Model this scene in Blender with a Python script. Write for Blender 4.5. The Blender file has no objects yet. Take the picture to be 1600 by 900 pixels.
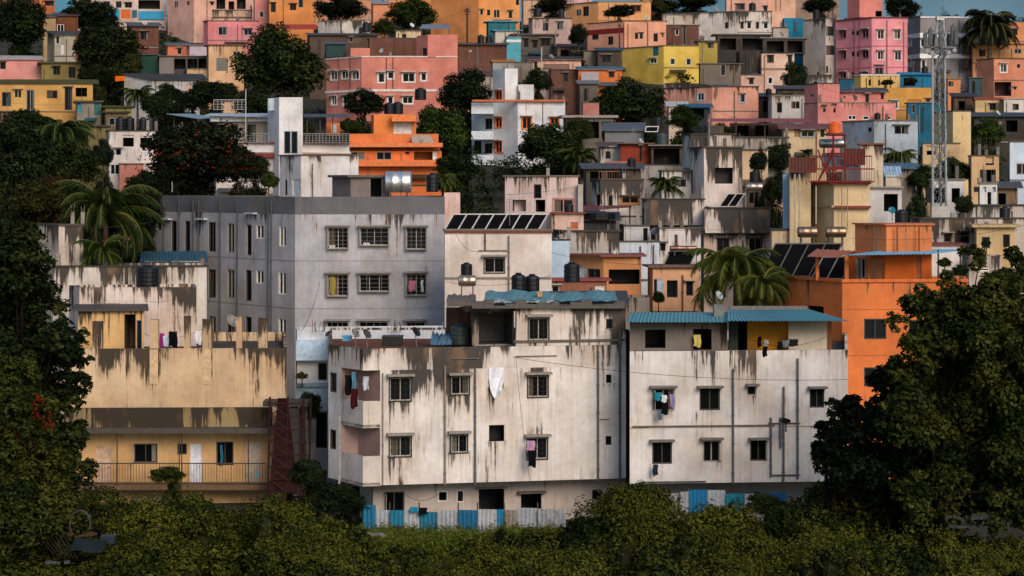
import bpy, math, random
import numpy as np
from mathutils import Vector, Matrix
random.seed(7); RNG = np.random.default_rng(11)
SC = bpy.context.scene; COL = SC.collection
# ------------------------------------------------------------------ camera, light, exposure
F, HZ, ZC = 3000.0, 290.0, 18.0            # focal length in photo pixels, horizon row, eye height (m)
cam = bpy.data.cameras.new('camera'); co = bpy.data.objects.new('camera', cam); COL.objects.link(co)
co.location = (0, 0, ZC); co.rotation_euler = (math.radians(90), 0, 0)
cam.sensor_width = 36; cam.lens = F / 1600 * 36; cam.shift_y = -(450 - HZ) / 1600
cam.clip_start = 1; cam.clip_end = 5000; SC.camera = co
SUN_AZ, SUN_EL = 156.0, 30.0               # bearing from +Y towards +X, elevation
w = bpy.data.worlds.new('World'); SC.world = w; w.use_nodes = True
nt = w.node_tree; bg = nt.nodes['Background']; sky = nt.nodes.new('ShaderNodeTexSky')
sky.sky_type = 'NISHITA'; sky.sun_disc = False
sky.sun_elevation = math.radians(SUN_EL); sky.sun_rotation = math.radians(SUN_AZ)
sky.air_density = 1.0; sky.dust_density = 1.0; sky.ozone_density = 2.5
nt.links.new(sky.outputs[0], bg.inputs[0]); bg.inputs[1].default_value = 0.112
sl = bpy.data.lights.new('sun', 'SUN'); sl.energy = 2.1; sl.angle = math.radians(30); sl.color = (1.0, 0.85, 0.72)
so = bpy.data.objects.new('sun', sl); COL.objects.link(so); so.location = (60, -60, 90)
_s = Vector((math.sin(math.radians(SUN_AZ)) * math.cos(math.radians(SUN_EL)), math.cos(math.radians(SUN_AZ)) * math.cos(math.radians(SUN_EL)), math.sin(math.radians(SUN_EL))))
so.rotation_euler = _s.to_track_quat('Z', 'Y').to_euler()
SC.view_settings.view_transform = 'Standard'; SC.view_settings.look = 'None'
SC.view_settings.exposure = 0.36; SC.view_settings.gamma = 1.0
SC.render.engine = 'CYCLES'; SC.cycles.use_denoising = True
SC.cycles.max_bounces = 5; SC.cycles.diffuse_bounces = 3; SC.cycles.glossy_bounces = 2; SC.cycles.transmission_bounces = 2

# ------------------------------------------------------------------ helpers
def lin(h):
    c = [int(h[i:i + 2], 16) / 255 for i in (0, 2, 4)]
    return tuple(x / 12.92 if x <= .04045 else ((x + .055) / 1.055) ** 2.4 for x in c)
def P(px, py, Y): return Vector(((px - 800) * Y / F, Y, ZC - (py - HZ) * Y / F))
def X(px, Y): return (px - 800) * Y / F
def Z(py, Y): return ZC - (py - HZ) * Y / F
GP = [(30, 5), (60, 3.2), (76, 1.4), (88, .2), (95, 0), (108, 0), (122, 2), (132, 4), (140, 6.2), (150, 9), (160, 12), (172, 15.3), (180, 17), (200, 19.8), (215, 22), (230, 25), (247, 29), (262, 33.2), (275, 37), (290, 41), (300, 43.4), (320, 46), (380, 46), (600, 36), (2500, 0)]
def ground(Y, x=None):
    z = float(np.interp(Y, [g[0] for g in GP], [g[1] for g in GP]))
    if x is not None:                        # the slope sags on its right side
        px = x * F / max(Y, 1) + 800; z -= 4.2 * float(np.interp(px, (1090, 1230), (0, 1))) * float(np.interp(Y, (205, 235, 278, 325), (0, 1, 1, 0)))
    return z

def tag(o, label=None, cat=None, group=None, kind=None):
    if label: o['label'] = label
    if cat: o['category'] = cat
    if group: o['group'] = group
    if kind: o['kind'] = kind
    return o
def empty(name, loc, label=None, cat=None, group=None):
    o = bpy.data.objects.new(name, None); COL.objects.link(o); o.location = loc; o.empty_display_size = .3
    return tag(o, label, cat, group)

class MB:
    def __init__(s): s.v = []; s.f = []; s.m = []; s.uv = []; s.g = []
    def q(s, pts, m=0, uv=None, g=None):
        n = len(s.v); s.v += [tuple(p) for p in pts]; k = len(pts)
        s.f.append(tuple(range(n, n + k))); s.m.append(m)
        s.uv += list(uv) if uv else [(p[0] + p[1] * .5, p[2]) for p in pts]
        s.g += list(g) if g else [0.0] * k
    def hexa(s, c, m=0):                     # 8 corners, bottom ring then top ring
        for i in ((3, 2, 1, 0), (4, 5, 6, 7), (0, 1, 5, 4), (1, 2, 6, 5), (2, 3, 7, 6), (3, 0, 4, 7)): s.q([c[j] for j in i], m)
    def box(s, x0, x1, y0, y1, z0, z1, m=0):
        s.hexa([(x0, y0, z0), (x1, y0, z0), (x1, y1, z0), (x0, y1, z0), (x0, y0, z1), (x1, y0, z1), (x1, y1, z1), (x0, y1, z1)], m)
    def prism(s, poly, z0, z1, m=0):
        n = len(poly)
        for i in range(n):
            a, b = poly[i], poly[(i + 1) % n]
            s.q([(a[0], a[1], z0), (b[0], b[1], z0), (b[0], b[1], z1), (a[0], a[1], z1)], m)
        s.q([(p[0], p[1], z1) for p in poly], m); s.q([(p[0], p[1], z0) for p in reversed(poly)], m)
    def tube(s, a, b, r, m=0, n=6, r2=None):
        a, b = Vector(a), Vector(b); r2 = r if r2 is None else r2
        d = (b - a).normalized(); e = d.orthogonal().normalized(); g = d.cross(e)
        k = len(s.v); ring = [(e * math.cos(6.2832 * i / n) + g * math.sin(6.2832 * i / n)) for i in range(n)]
        s.v += [tuple(a + q * r) for q in ring] + [tuple(b + q * r2) for q in ring]; s.g += [0.] * (2 * n)
        for i in range(n):
            j = (i + 1) % n; s.f.append((k + i, k + j, k + n + j, k + n + i)); s.m.append(m); s.uv += [(i / n, 0), ((i + 1) / n, 0), ((i + 1) / n, 1), (i / n, 1)]
        for rg in (list(range(k + n - 1, k - 1, -1)), list(range(k + n, k + 2 * n))): s.f.append(tuple(rg)); s.m.append(m); s.uv += [(0, 0)] * n
    def lathe(s, prof, c, m=0, n=14, axis='z', sx=1.0):
        c = Vector(c); k = len(s.v)
        for (r, h) in prof:
            for i in range(n):
                t = 6.2832 * i / n; x, y = r * math.cos(t), r * math.sin(t)
                s.v.append(tuple(c + (Vector((x, y, h)) if axis == 'z' else Vector((h, x, y))))); s.g.append(0.)
        for j in range(len(prof) - 1):
            for i in range(n):
                i2 = (i + 1) % n; s.f.append((k + j * n + i, k + j * n + i2, k + (j + 1) * n + i2, k + (j + 1) * n + i)); s.m.append(m); s.uv += [(0, 0)] * 4
    def build(s, name, mats, root=None, color=None, smooth=False):
        if not isinstance(mats, (list, tuple)): mats = [mats]
        me = bpy.data.meshes.new(name); off = Vector(root.location) if root else Vector((0, 0, 0))
        if root and root.parent: off = off + Vector(root.parent.location)
        va = np.array(s.v, dtype=np.float64) - np.array(off)
        me.from_pydata(va.tolist(), [], s.f)
        ul = me.uv_layers.new(name='UVMap'); ul.data.foreach_set('uv', np.array(s.uv, dtype=np.float32).ravel())
        at = me.attributes.new('grime', 'FLOAT', 'POINT'); at.data.foreach_set('value', np.array(s.g, dtype=np.float32))
        me.polygons.foreach_set('material_index', s.m)
        if smooth: me.polygons.foreach_set('use_smooth', [True] * len(s.f))
        for m in mats: me.materials.append(m)
        o = bpy.data.objects.new(name, me); COL.objects.link(o)
        if root: o.parent = root
        if color: o.color = (*lin(color), 1) if isinstance(color, str) else (*color, 1)
        return o

# ------------------------------------------------------------------ materials (base colour comes from each object's own colour)
def mat(name):
    m = bpy.data.materials.new(name); m.use_nodes = True; t = m.node_tree; b = t.nodes['Principled BSDF']
    return m, t, b, (lambda k, **kw: mk(t, k, **kw))
def mk(t, k, **kw):
    n = t.nodes.new('ShaderNode' + k)
    for a, v in kw.items():
        if a.startswith('i_'): n.inputs[int(a[2:])].default_value = v
        else: setattr(n, a, v)
    return n
def math_(t, op, a, b=None, clamp=False):
    n = t.nodes.new('ShaderNodeMath'); n.operation = op; n.use_clamp = clamp
    for i, v in enumerate((a, b)):
        if v is None: continue
        if isinstance(v, (int, float)): n.inputs[i].default_value = v
        else: t.links.new(v, n.inputs[i])
    return n.outputs[0]
def mixc(t, fac, a, b, blend='MIX'):
    n = t.nodes.new('ShaderNodeMix'); n.data_type = 'RGBA'; n.blend_type = blend
    for i, v in ((0, fac), (6, a), (7, b)):
        if isinstance(v, (int, float)): n.inputs[i].default_value = v
        elif isinstance(v, tuple): n.inputs[i].default_value = (*v, 1) if len(v) == 3 else v
        else: t.links.new(v, n.inputs[i])
    return n.outputs[2]
def ramp(t, v, a, b, c0=0.0, c1=1.0):
    n = t.nodes.new('ShaderNodeMapRange'); t.links.new(v, n.inputs[0])
    for i, x in enumerate((a, b, c0, c1)): n.inputs[i + 1].default_value = x
    n.interpolation_type = 'SMOOTHSTEP'; return n.outputs[0]
def noise(t, vec, scale, detail=3, rough=.55):
    n = t.nodes.new('ShaderNodeTexNoise'); n.inputs['Scale'].default_value = scale; n.inputs['Detail'].default_value = detail; n.inputs['Roughness'].default_value = rough
    if vec is not None: t.links.new(vec, n.inputs['Vector'])
    return n.outputs[0]
def uvvec(t, su, sv, rnd):
    u = t.nodes.new('ShaderNodeUVMap'); u.uv_map = 'UVMap'; s = t.nodes.new('ShaderNodeSeparateXYZ'); t.links.new(u.outputs[0], s.inputs[0])
    c = t.nodes.new('ShaderNodeCombineXYZ')
    t.links.new(math_(t, 'MULTIPLY', s.outputs[0], su), c.inputs[0]); t.links.new(math_(t, 'MULTIPLY', s.outputs[1], sv), c.inputs[1])
    t.links.new(math_(t, 'MULTIPLY', rnd, 60.0), c.inputs[2]); return c.outputs[0]

def wall_material(name, brick=False):
    m, t, b, N = mat(name); oi = N('ObjectInfo'); base = oi.outputs['Color']; rnd = oi.outputs['Random']
    tc = uvvec(t, 1, 1, rnd)
    if brick:
        br = N('TexBrick'); t.links.new(tc, br.inputs['Vector']); br.inputs['Scale'].default_value = 1.0
        br.inputs['Brick Width'].default_value = .3; br.inputs['Row Height'].default_value = .14; br.inputs['Mortar Size'].default_value = .018
        br.inputs['Color1'].default_value = (.17, .055, .03, 1); br.inputs['Color2'].default_value = (.10, .035, .022, 1); br.inputs['Mortar'].default_value = (.12, .10, .085, 1)
        base = mixc(t, .85, base, br.outputs[0])
    v = ramp(t, noise(t, tc, .45, 4), .25, .75, .76, 1.10)
    v2 = ramp(t, noise(t, tc, 3.5, 5, .65), .3, .7, .93, 1.05)
    vv = math_(t, 'MULTIPLY', v, v2); cv = N('CombineColor'); [t.links.new(vv, cv.inputs[i]) for i in range(3)]
    base = mixc(t, 1.0, base, cv.outputs[0], 'MULTIPLY')
    # plaster patches
    pt = ramp(t, noise(t, tc, .8, 6, .7), .62, .70)
    base = mixc(t, math_(t, 'MULTIPLY', pt, .22), base, (.30, .26, .22))
    fs = ramp(t, noise(t, uvvec(t, 9, .16, rnd), 1.0, 4, .6), .35, .72); tw = ramp(t, noise(t, uvvec(t, .35, .22, rnd), 1.0, 5, .6), .40, .68)
    base = mixc(t, math_(t, 'MULTIPLY', fs, .20), base, mixc(t, 1.0, base, (.60, .50, .40), 'MULTIPLY')); base = mixc(t, math_(t, 'MULTIPLY', tw, .45), base, mixc(t, 1.0, base, (.80, .66, .52), 'MULTIPLY'))
    at = N('Attribute'); at.attribute_name = 'grime'; g = at.outputs['Fac']
    s1 = noise(t, uvvec(t, 5.5, .28, rnd), 1.0, 5, .62); s2 = noise(t, uvvec(t, 1.3, .5, rnd), 1.0, 4, .6)
    st = math_(t, 'ADD', math_(t, 'MULTIPLY', s1, .62), math_(t, 'MULTIPLY', s2, .38))
    st = math_(t, 'ADD', math_(t, 'MULTIPLY', math_(t, 'SUBTRACT', st, .5), 1.75), .5)
    lo = math_(t, 'SUBTRACT', st, math_(t, 'SUBTRACT', .80, math_(t, 'MULTIPLY', g, .50)))
    dirt = ramp(t, lo, 0.0, .13)
    hue = ramp(t, noise(t, uvvec(t, .9, .35, rnd), 1.0, 3), .54, .70)
    dc = mixc(t, hue, (.016, .014, .012), (.120, .066, .030))
    halo = ramp(t, lo, -.16, .1)
    base = mixc(t, math_(t, 'MULTIPLY', halo, .36), base, (.27, .17, .085))
    base = mixc(t, math_(t, 'MULTIPLY', dirt, .90), base, dc)
    t.links.new(base, b.inputs['Base Color']); b.inputs['Roughness'].default_value = .9; b.inputs['Specular IOR Level'].default_value = .2
    bp = N('Bump'); bp.inputs['Strength'].default_value = .25; bp.inputs['Distance'].default_value = .03
    t.links.new(noise(t, tc, 9, 6, .7), bp.inputs['Height']); t.links.new(bp.outputs[0], b.inputs['Normal'])
    return m
WALL = wall_material('plaster_wall'); BRICK = wall_material('brick_wall', True)

def simple(name, rough=.6, metal=0.0, var=.25, spec=.3, nscale=4.0):
    m, t, b, N = mat(name); oi = N('ObjectInfo'); tc = N('TexCoord')
    v = ramp(t, noise(t, tc.outputs['Object'], nscale, 5, .65), .3, .7, 1 - var, 1 + var * .5); cv = N('CombineColor'); [t.links.new(v, cv.inputs[i]) for i in range(3)]
    t.links.new(mixc(t, 1.0, oi.outputs['Color'], cv.outputs[0], 'MULTIPLY'), b.inputs['Base Color'])
    b.inputs['Roughness'].default_value = rough; b.inputs['Metallic'].default_value = metal; b.inputs['Specular IOR Level'].default_value = spec
    return m
PAINT = simple('paint'); PLASTIC = simple('plastic', .45, 0, .2, .4); STEEL = simple('steel', .38, .85, .2); CLOTH = simple('cloth', .95, 0, .15, .05); DARK = simple('roof_felt', .95, 0, .4, .1, 1.5)
def tin_material():
    m, t, b, N = mat('corrugated_tin'); oi = N('ObjectInfo'); tc = N('TexCoord')
    n1 = noise(t, tc.outputs['Object'], .9, 5, .7); rust = ramp(t, n1, .56, .70)
    c = mixc(t, math_(t, 'MULTIPLY', rust, .55), oi.outputs['Color'], (.10, .055, .03))
    d = ramp(t, noise(t, tc.outputs['Object'], 5, 4, .7), .3, .75, .72, 1.08); cv = N('CombineColor'); [t.links.new(d, cv.inputs[i]) for i in range(3)]
    t.links.new(mixc(t, 1.0, c, cv.outputs[0], 'MULTIPLY'), b.inputs['Base Color']); b.inputs['Roughness'].default_value = .55; b.inputs['Metallic'].default_value = .15
    return m
TIN = tin_material()
def glass_material():
    m, t, b, N = mat('window_glass'); oi = N('ObjectInfo')
    t.links.new(oi.outputs['Color'], b.inputs['Base Color']); b.inputs['Roughness'].default_value = .22; b.inputs['Specular IOR Level'].default_value = .10
    return m
GLASS = glass_material()
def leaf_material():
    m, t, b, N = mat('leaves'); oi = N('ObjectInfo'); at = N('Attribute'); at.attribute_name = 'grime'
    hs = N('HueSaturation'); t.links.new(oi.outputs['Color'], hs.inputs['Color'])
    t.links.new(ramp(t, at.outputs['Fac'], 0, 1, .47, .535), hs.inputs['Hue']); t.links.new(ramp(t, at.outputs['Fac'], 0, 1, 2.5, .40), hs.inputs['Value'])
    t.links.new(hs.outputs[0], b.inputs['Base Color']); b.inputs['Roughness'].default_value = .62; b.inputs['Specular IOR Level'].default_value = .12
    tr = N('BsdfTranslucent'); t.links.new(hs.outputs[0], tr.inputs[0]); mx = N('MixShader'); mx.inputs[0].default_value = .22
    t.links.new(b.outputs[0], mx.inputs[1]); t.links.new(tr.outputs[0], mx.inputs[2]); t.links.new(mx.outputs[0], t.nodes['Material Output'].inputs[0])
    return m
LEAF = leaf_material(); BARK = simple('bark', .95, 0, .4, .1, 6)
def ground_material():
    m, t, b, N = mat('earth_and_weeds'); tc = N('TexCoord')
    n = ramp(t, noise(t, tc.outputs['Object'], .25, 8, .7), .42, .58); n2 = ramp(t, noise(t, tc.outputs['Object'], 2.2, 8, .75), .3, .7, .4, 1.3)
    c = mixc(t, n, (.016, .020, .006), (.032, .028, .016)); cv = N('CombineColor'); [t.links.new(n2, cv.inputs[i]) for i in range(3)]
    t.links.new(mixc(t, 1.0, c, cv.outputs[0], 'MULTIPLY'), b.inputs['Base Color']); b.inputs['Roughness'].default_value = 1.0
    bp = N('Bump'); bp.inputs['Strength'].default_value = .8; bp.inputs['Distance'].default_value = .3; t.links.new(noise(t, tc.outputs['Object'], 3, 8, .7), bp.inputs['Height']); t.links.new(bp.outputs[0], b.inputs['Normal'])
    return m
GROUND = ground_material()

# ------------------------------------------------------------------ terrain
def terrain():
    xs = np.concatenate([np.linspace(-1500, -160, 12), np.linspace(-150, 150, 76), np.linspace(160, 1500, 12)])
    ys = np.concatenate([np.linspace(-60, 40, 6), np.linspace(45, 400, 120), np.linspace(420, 2500, 20)])
    v = []; f = []
    for y in ys:
        for x in xs:
            v.append((x, y, ground(y, x) + (.35 * math.sin(x * .31 + y * .17) + .25 * math.sin(x * .13 - y * .4) - .5 if y > 112 else 0)))
    n = len(xs)
    for j in range(len(ys) - 1):
        for i in range(n - 1): f.append((j * n + i, j * n + i + 1, (j + 1) * n + i + 1, (j + 1) * n + i))
    me = bpy.data.meshes.new('ground'); me.from_pydata(v, [], f); me.materials.append(GROUND)
    me.polygons.foreach_set('use_smooth', [True] * len(f))
    o = bpy.data.objects.new('ground', me); COL.objects.link(o); tag(o, 'dark weedy earth of the hillside under the houses', 'ground', kind='structure')
terrain()
def sky_backdrop():  # added curved backdrop, coloured to tone down the bright sky
    m, t, b, N = mat('backdrop_blue'); tc = N('TexCoord'); n = ramp(t, noise(t, tc.outputs['Object'], .003, 6, .6), .35, .7)
    t.links.new(mixc(t, n, (.18, .37, .52), (.30, .46, .58)), b.inputs['Base Color']); b.inputs['Roughness'].default_value = 1; b.inputs['Specular IOR Level'].default_value = 0
    v = []; f = []; K = 40
    for j, (rr, z) in enumerate(((1900, -20), (1950, 120), (1920, 260), (1800, 380), (1600, 430))):
        for i in range(K + 1):
            a_ = math.radians(-55 + 110 * i / K); q = rr + 60 * math.sin(i * 1.7 + j) ; v.append((math.sin(a_) * q, math.cos(a_) * q, z + (25 * math.sin(i * .9 + j * 2) if j > 1 else 0)))
    for j in range(4):
        for i in range(K): f.append((j * (K + 1) + i, j * (K + 1) + i + 1, (j + 1) * (K + 1) + i + 1, (j + 1) * (K + 1) + i))
    me = bpy.data.meshes.new('sky'); me.from_pydata(v, [], f); me.materials.append(m); me.polygons.foreach_set('use_smooth', [True] * len(f))
    o = bpy.data.objects.new('sky', me); COL.objects.link(o); tag(o, 'blue grey backdrop added to darken the sky low behind the hill', 'sky', kind='structure')
sky_backdrop()

# ------------------------------------------------------------------ buildings
class Face:                                  # a vertical wall plane seen from the camera, p0 = its left end
    def __init__(s, p0, p1):
        s.p0 = Vector((p0[0], p0[1], 0)); d = Vector((p1[0] - p0[0], p1[1] - p0[1], 0)); s.L = d.length; s.d = d / s.L; s.n = Vector((s.d.y, -s.d.x, 0))
    def u(s, px):
        k = (px - 800) / F; return (k * s.p0.y - s.p0.x) / (s.d.x - k * s.d.y)
    def Y(s, px): return s.p0.y + s.u(px) * s.d.y
    def pt(s, u, v, w=0): q = s.p0 + s.d * u + s.n * w; return Vector((q.x, q.y, v))
    def rect(s, x0, x1, y0, y1):
        u0, u1 = s.u(x0), s.u(x1); Yc = s.p0.y + (u0 + u1) / 2 * s.d.y
        return u0, u1, Z(y1, Yc), Z(y0, Yc)
    def box(s, mb, u0, u1, v0, v1, w0, w1, m=0):
        mb.hexa([s.pt(u0, v0, w1), s.pt(u1, v0, w1), s.pt(u1, v0, w0), s.pt(u0, v0, w0), s.pt(u0, v1, w1), s.pt(u1, v1, w1), s.pt(u1, v1, w0), s.pt(u0, v1, w0)], m)

def wallface(mb, fc, z0, z1, holes, st, uo=0.0, step=None, r=.16, drips=0.0, blobs=(), ztop=None, mod=None):
    zt_ = z1 if ztop is None else ztop
    L = fc.L; ph = (fc.p0.x * 1.37 + fc.p0.y * .71) % 6.28; us = {0.0, L}; vs = {z0, z1}
    for h in holes: us |= {min(max(h[0], 0), L), min(max(h[1], 0), L)}; vs |= {min(max(h[2], z0), z1), min(max(h[3], z0), z1)}
    if step:
        us |= set(np.arange(step, L, step)); vs |= set(np.arange(z1 - step, max(z0, z1 - 14), -step))
    else: us |= set(np.arange(.7, L, .7)) if L < 30 else set(); vs |= {z for z in (z1 - .35, z1 - .8, z1 - 1.5, z1 - 2.6, z1 - 4.2) if z > z0}
    us = sorted(us); vs = sorted(vs)
    us = [a for i, a in enumerate(us) if i == 0 or a - us[i - 1] > 1e-5]; vs = [a for i, a in enumerate(vs) if i == 0 or a - vs[i - 1] > 1e-5]
    def g(u, z):
        k_ = .78 + .42 * math.sin(u * .83 + ph) + .30 * math.sin(u * 2.31 + ph * 2.1) + .16 * math.sin(u * 5.3 + ph * 3)
        a = st * (math.exp(-(zt_ - z) / (.75 + .75 * max(.1, k_))) * max(.25, k_) + .26 + .08 * math.sin(z * 1.7 + u * .6 + ph))
        if mod: a *= mod(u)
        for (bu, bz, br, ba) in blobs: a += ba * math.exp(-((u - bu) ** 2 + ((z - bz) * 1.3) ** 2) / (br * br))
        if drips:
            for h in holes:
                if h[0] - .12 < u < h[1] + .12 and z < h[2] + .01: a += drips * math.exp(-(h[2] - z) / 1.1)
        return a
    for i in range(len(us) - 1):
        for j in range(len(vs) - 1):
            uc, vc = (us[i] + us[i + 1]) / 2, (vs[j] + vs[j + 1]) / 2
            if any(h[0] < uc < h[1] and h[2] < vc < h[3] for h in holes): continue
            c = [(us[i], vs[j]), (us[i + 1], vs[j]), (us[i + 1], vs[j + 1]), (us[i], vs[j + 1])]
            mb.q([fc.pt(a, b) for a, b in c], 0, [(a + uo, b) for a, b in c], [g(a, b) for a, b in c])
    for h in holes:
        a, b, c, d = h[:4]; rr = h[4] if len(h) > 4 else r
        for (p, q) in (((a, c), (b, c)), ((b, c), (b, d)), ((b, d), (a, d)), ((a, d), (a, c))):
            mb.q([fc.pt(*p), fc.pt(*q), fc.pt(*q, -rr), fc.pt(*p, -rr)], 0, [(p[0] + uo, p[1]), (q[0] + uo, q[1])] * 2)

GL = ['0b0d0e', '0e0f10', '14171a', '090a0a', '191c1e']
def window(root, fc, u0, u1, v0, v1, typ, ex=None):
    near = typ in 'gG'; w_, h_ = u1 - u0, v1 - v0
    if typ in 'oO':                          # unglazed opening, its recess painted dark for a deep room's shade
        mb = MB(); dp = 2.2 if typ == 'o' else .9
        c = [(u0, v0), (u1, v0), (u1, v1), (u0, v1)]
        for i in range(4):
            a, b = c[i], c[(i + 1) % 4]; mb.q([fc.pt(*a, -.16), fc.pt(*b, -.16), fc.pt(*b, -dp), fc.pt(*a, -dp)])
        mb.q([fc.pt(*p, -dp) for p in c]); return mb.build('shade_painted_recess', PAINT, root, ex or '2a2724')
    if typ == 'd':
        mb = MB(); fc.box(mb, u0 + .05, u1 - .05, v0, v1 - .05, -.12, -.07)
        for a, b, c, d in ((u0, u0 + .05, v0, v1), (u1 - .05, u1, v0, v1), (u0 + .05, u1 - .05, v1 - .05, v1)): fc.box(mb, a, b, c, d, -.14, -.02)
        for k in (0, 1): fc.box(mb, u0 + w_ * .22, u1 - w_ * .22, v0 + h_ * (.1 + .45 * k), v0 + h_ * (.42 + .47 * k), -.075, -.055)
        o = mb.build('door', PAINT, root, ex or 'b9b0a2')
        kb = MB(); kb.lathe([(0, -.03), (.03, -.02), (.03, .02), (0, .03)], fc.pt(u1 - .15, v0 + h_ * .45, -.03), n=6); kb.build('handle', STEEL, o, '888888'); return o
    mb = MB(); fw = .05 if near else min(.075, w_ * .12)
    mb_dark = typ in 'kK'
    a, b = (-.15, -.03)
    for q in ((u0, u0 + fw, v0, v1), (u1 - fw, u1, v0, v1), (u0 + fw, u1 - fw, v0, v0 + fw), (u0 + fw, u1 - fw, v1 - fw, v1)): fc.box(mb, *q, a, b)
    nm = 1 if w_ < 1.9 else 2
    if w_ > .75:
        for k in range(nm):
            uc = u0 + w_ * (k + 1) / (nm + 1); fc.box(mb, uc - fw * .45, uc + fw * .45, v0 + fw, v1 - fw, a, b - .01)
    if typ in 'sWt':                          # raised surround in the frame colour
        e = .11
        for q in ((u0 - e, u0, v0 - e, v1 + e), (u1, u1 + e, v0 - e, v1 + e), (u0, u1, v0 - e, v0), (u0, u1, v1, v1 + e)): fc.box(mb, *q, -.02, .05)
    o = mb.build('window', PAINT, root, ex or ('a8a298' if near else ('3a3733' if mb_dark and random.random() < .6 else ('8f897f' if mb_dark else 'd9d4ca'))))
    pb = MB(); c = [(u0 + .01, v0 + .01), (u1 - .01, v0 + .01), (u1 - .01, v1 - .01), (u0 + .01, v1 - .01)]
    pb.q([fc.pt(*p, -.12) for p in c]); pb.build('pane', GLASS, o, random.choice(GL))
    if w_ > .6 and random.random() < .3 and typ not in 'O':
        cb = MB(); sd = random.random() < .5; cu0, cu1 = (u0 + fw, u0 + w_ * random.uniform(.25, .5)) if sd else (u1 - w_ * random.uniform(.25, .5), u1 - fw)
        for q in range(6): cb.q([fc.pt(cu0 + (cu1 - cu0) * q / 6, v0 + fw, -.117 + .004 * (q % 2)), fc.pt(cu0 + (cu1 - cu0) * (q + 1) / 6, v0 + fw, -.113 - .004 * (q % 2)), fc.pt(cu0 + (cu1 - cu0) * (q + 1) / 6, v1 - fw, -.113 - .004 * (q % 2)), fc.pt(cu0 + (cu1 - cu0) * q / 6, v1 - fw, -.117 + .004 * (q % 2))])
        cb.build('curtain', CLOTH, o, random.choice(['5a5348', '6f6a5c', '3f4a55', '6a4a44', '7a7468', '4a4438']))
    if typ in 'sgGt' :
        sb = MB(); e = .16; fc.box(sb, u0 - e, u1 + e, v1 + .12, v1 + .20, -.01, .48); fc.box(sb, u0 - e, u1 + e, v1 + .09, v1 + .12, .40, .47)
        sb.build('sunshade', PAINT, o, '8d857b' if near else 'b8aea2')
    if h_ > .8 and root.location.y < 116 and random.random() < .35 and typ in 'gk':   # a casement left open
        ob = MB(); s_ = u0 + .03 if random.random() < .5 else u1 - .03; ln = min(.5, w_ * .5); an = random.uniform(-.12, .12)
        for (v_a, v_b, o_a, o_b) in ((v0 + .05, v1 - .05, .02, .06), (v0 + .05, v1 - .05, ln - .04, ln), (v0 + .05, v0 + .1, .06, ln - .04), (v1 - .1, v1 - .05, .06, ln - .04)): fc.box(ob, s_ - .015 + an * o_a, s_ + .015 + an * o_a, v_a, v_b, o_a, o_b)
        ob.build('casement', PAINT, o, '8e897f')
    if near:
        gb = MB(); w0 = .06 if typ == 'g' else .34
        for q in ((u0 - .05, u0, v0 - .05, v1 + .03), (u1, u1 + .05, v0 - .05, v1 + .03), (u0, u1, v0 - .05, v0), (u0, u1, v1, v1 + .03)): fc.box(gb, *q, -.02, w0)
        n = max(3, int(h_ / .26))
        for k in range(1, n): fc.box(gb, u0, u1, v0 + h_ * k / n - .006, v0 + h_ * k / n + .006, w0 - .02, w0)
        for k in (1, 3): fc.box(gb, u0 + w_ * k / 4 - .008, u0 + w_ * k / 4 + .008, v0, v1, w0 - .035, w0 - .02)
        gb.build('grille', PAINT, o, '8e8982' if typ == 'G' else '2b2724')
    return o

def wl(s):                                    # "x0 x1 y0 y1 [type[:colour]]; ..."
    out = []
    for it in s.split(';'):
        it = it.split()
        if not it: continue
        t = it[4] if len(it) > 4 else 'w'; ex = None
        if ':' in t: t, ex = t.split(':')
        out.append((*map(float, it[:4]), t, ex))
    return out

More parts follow.
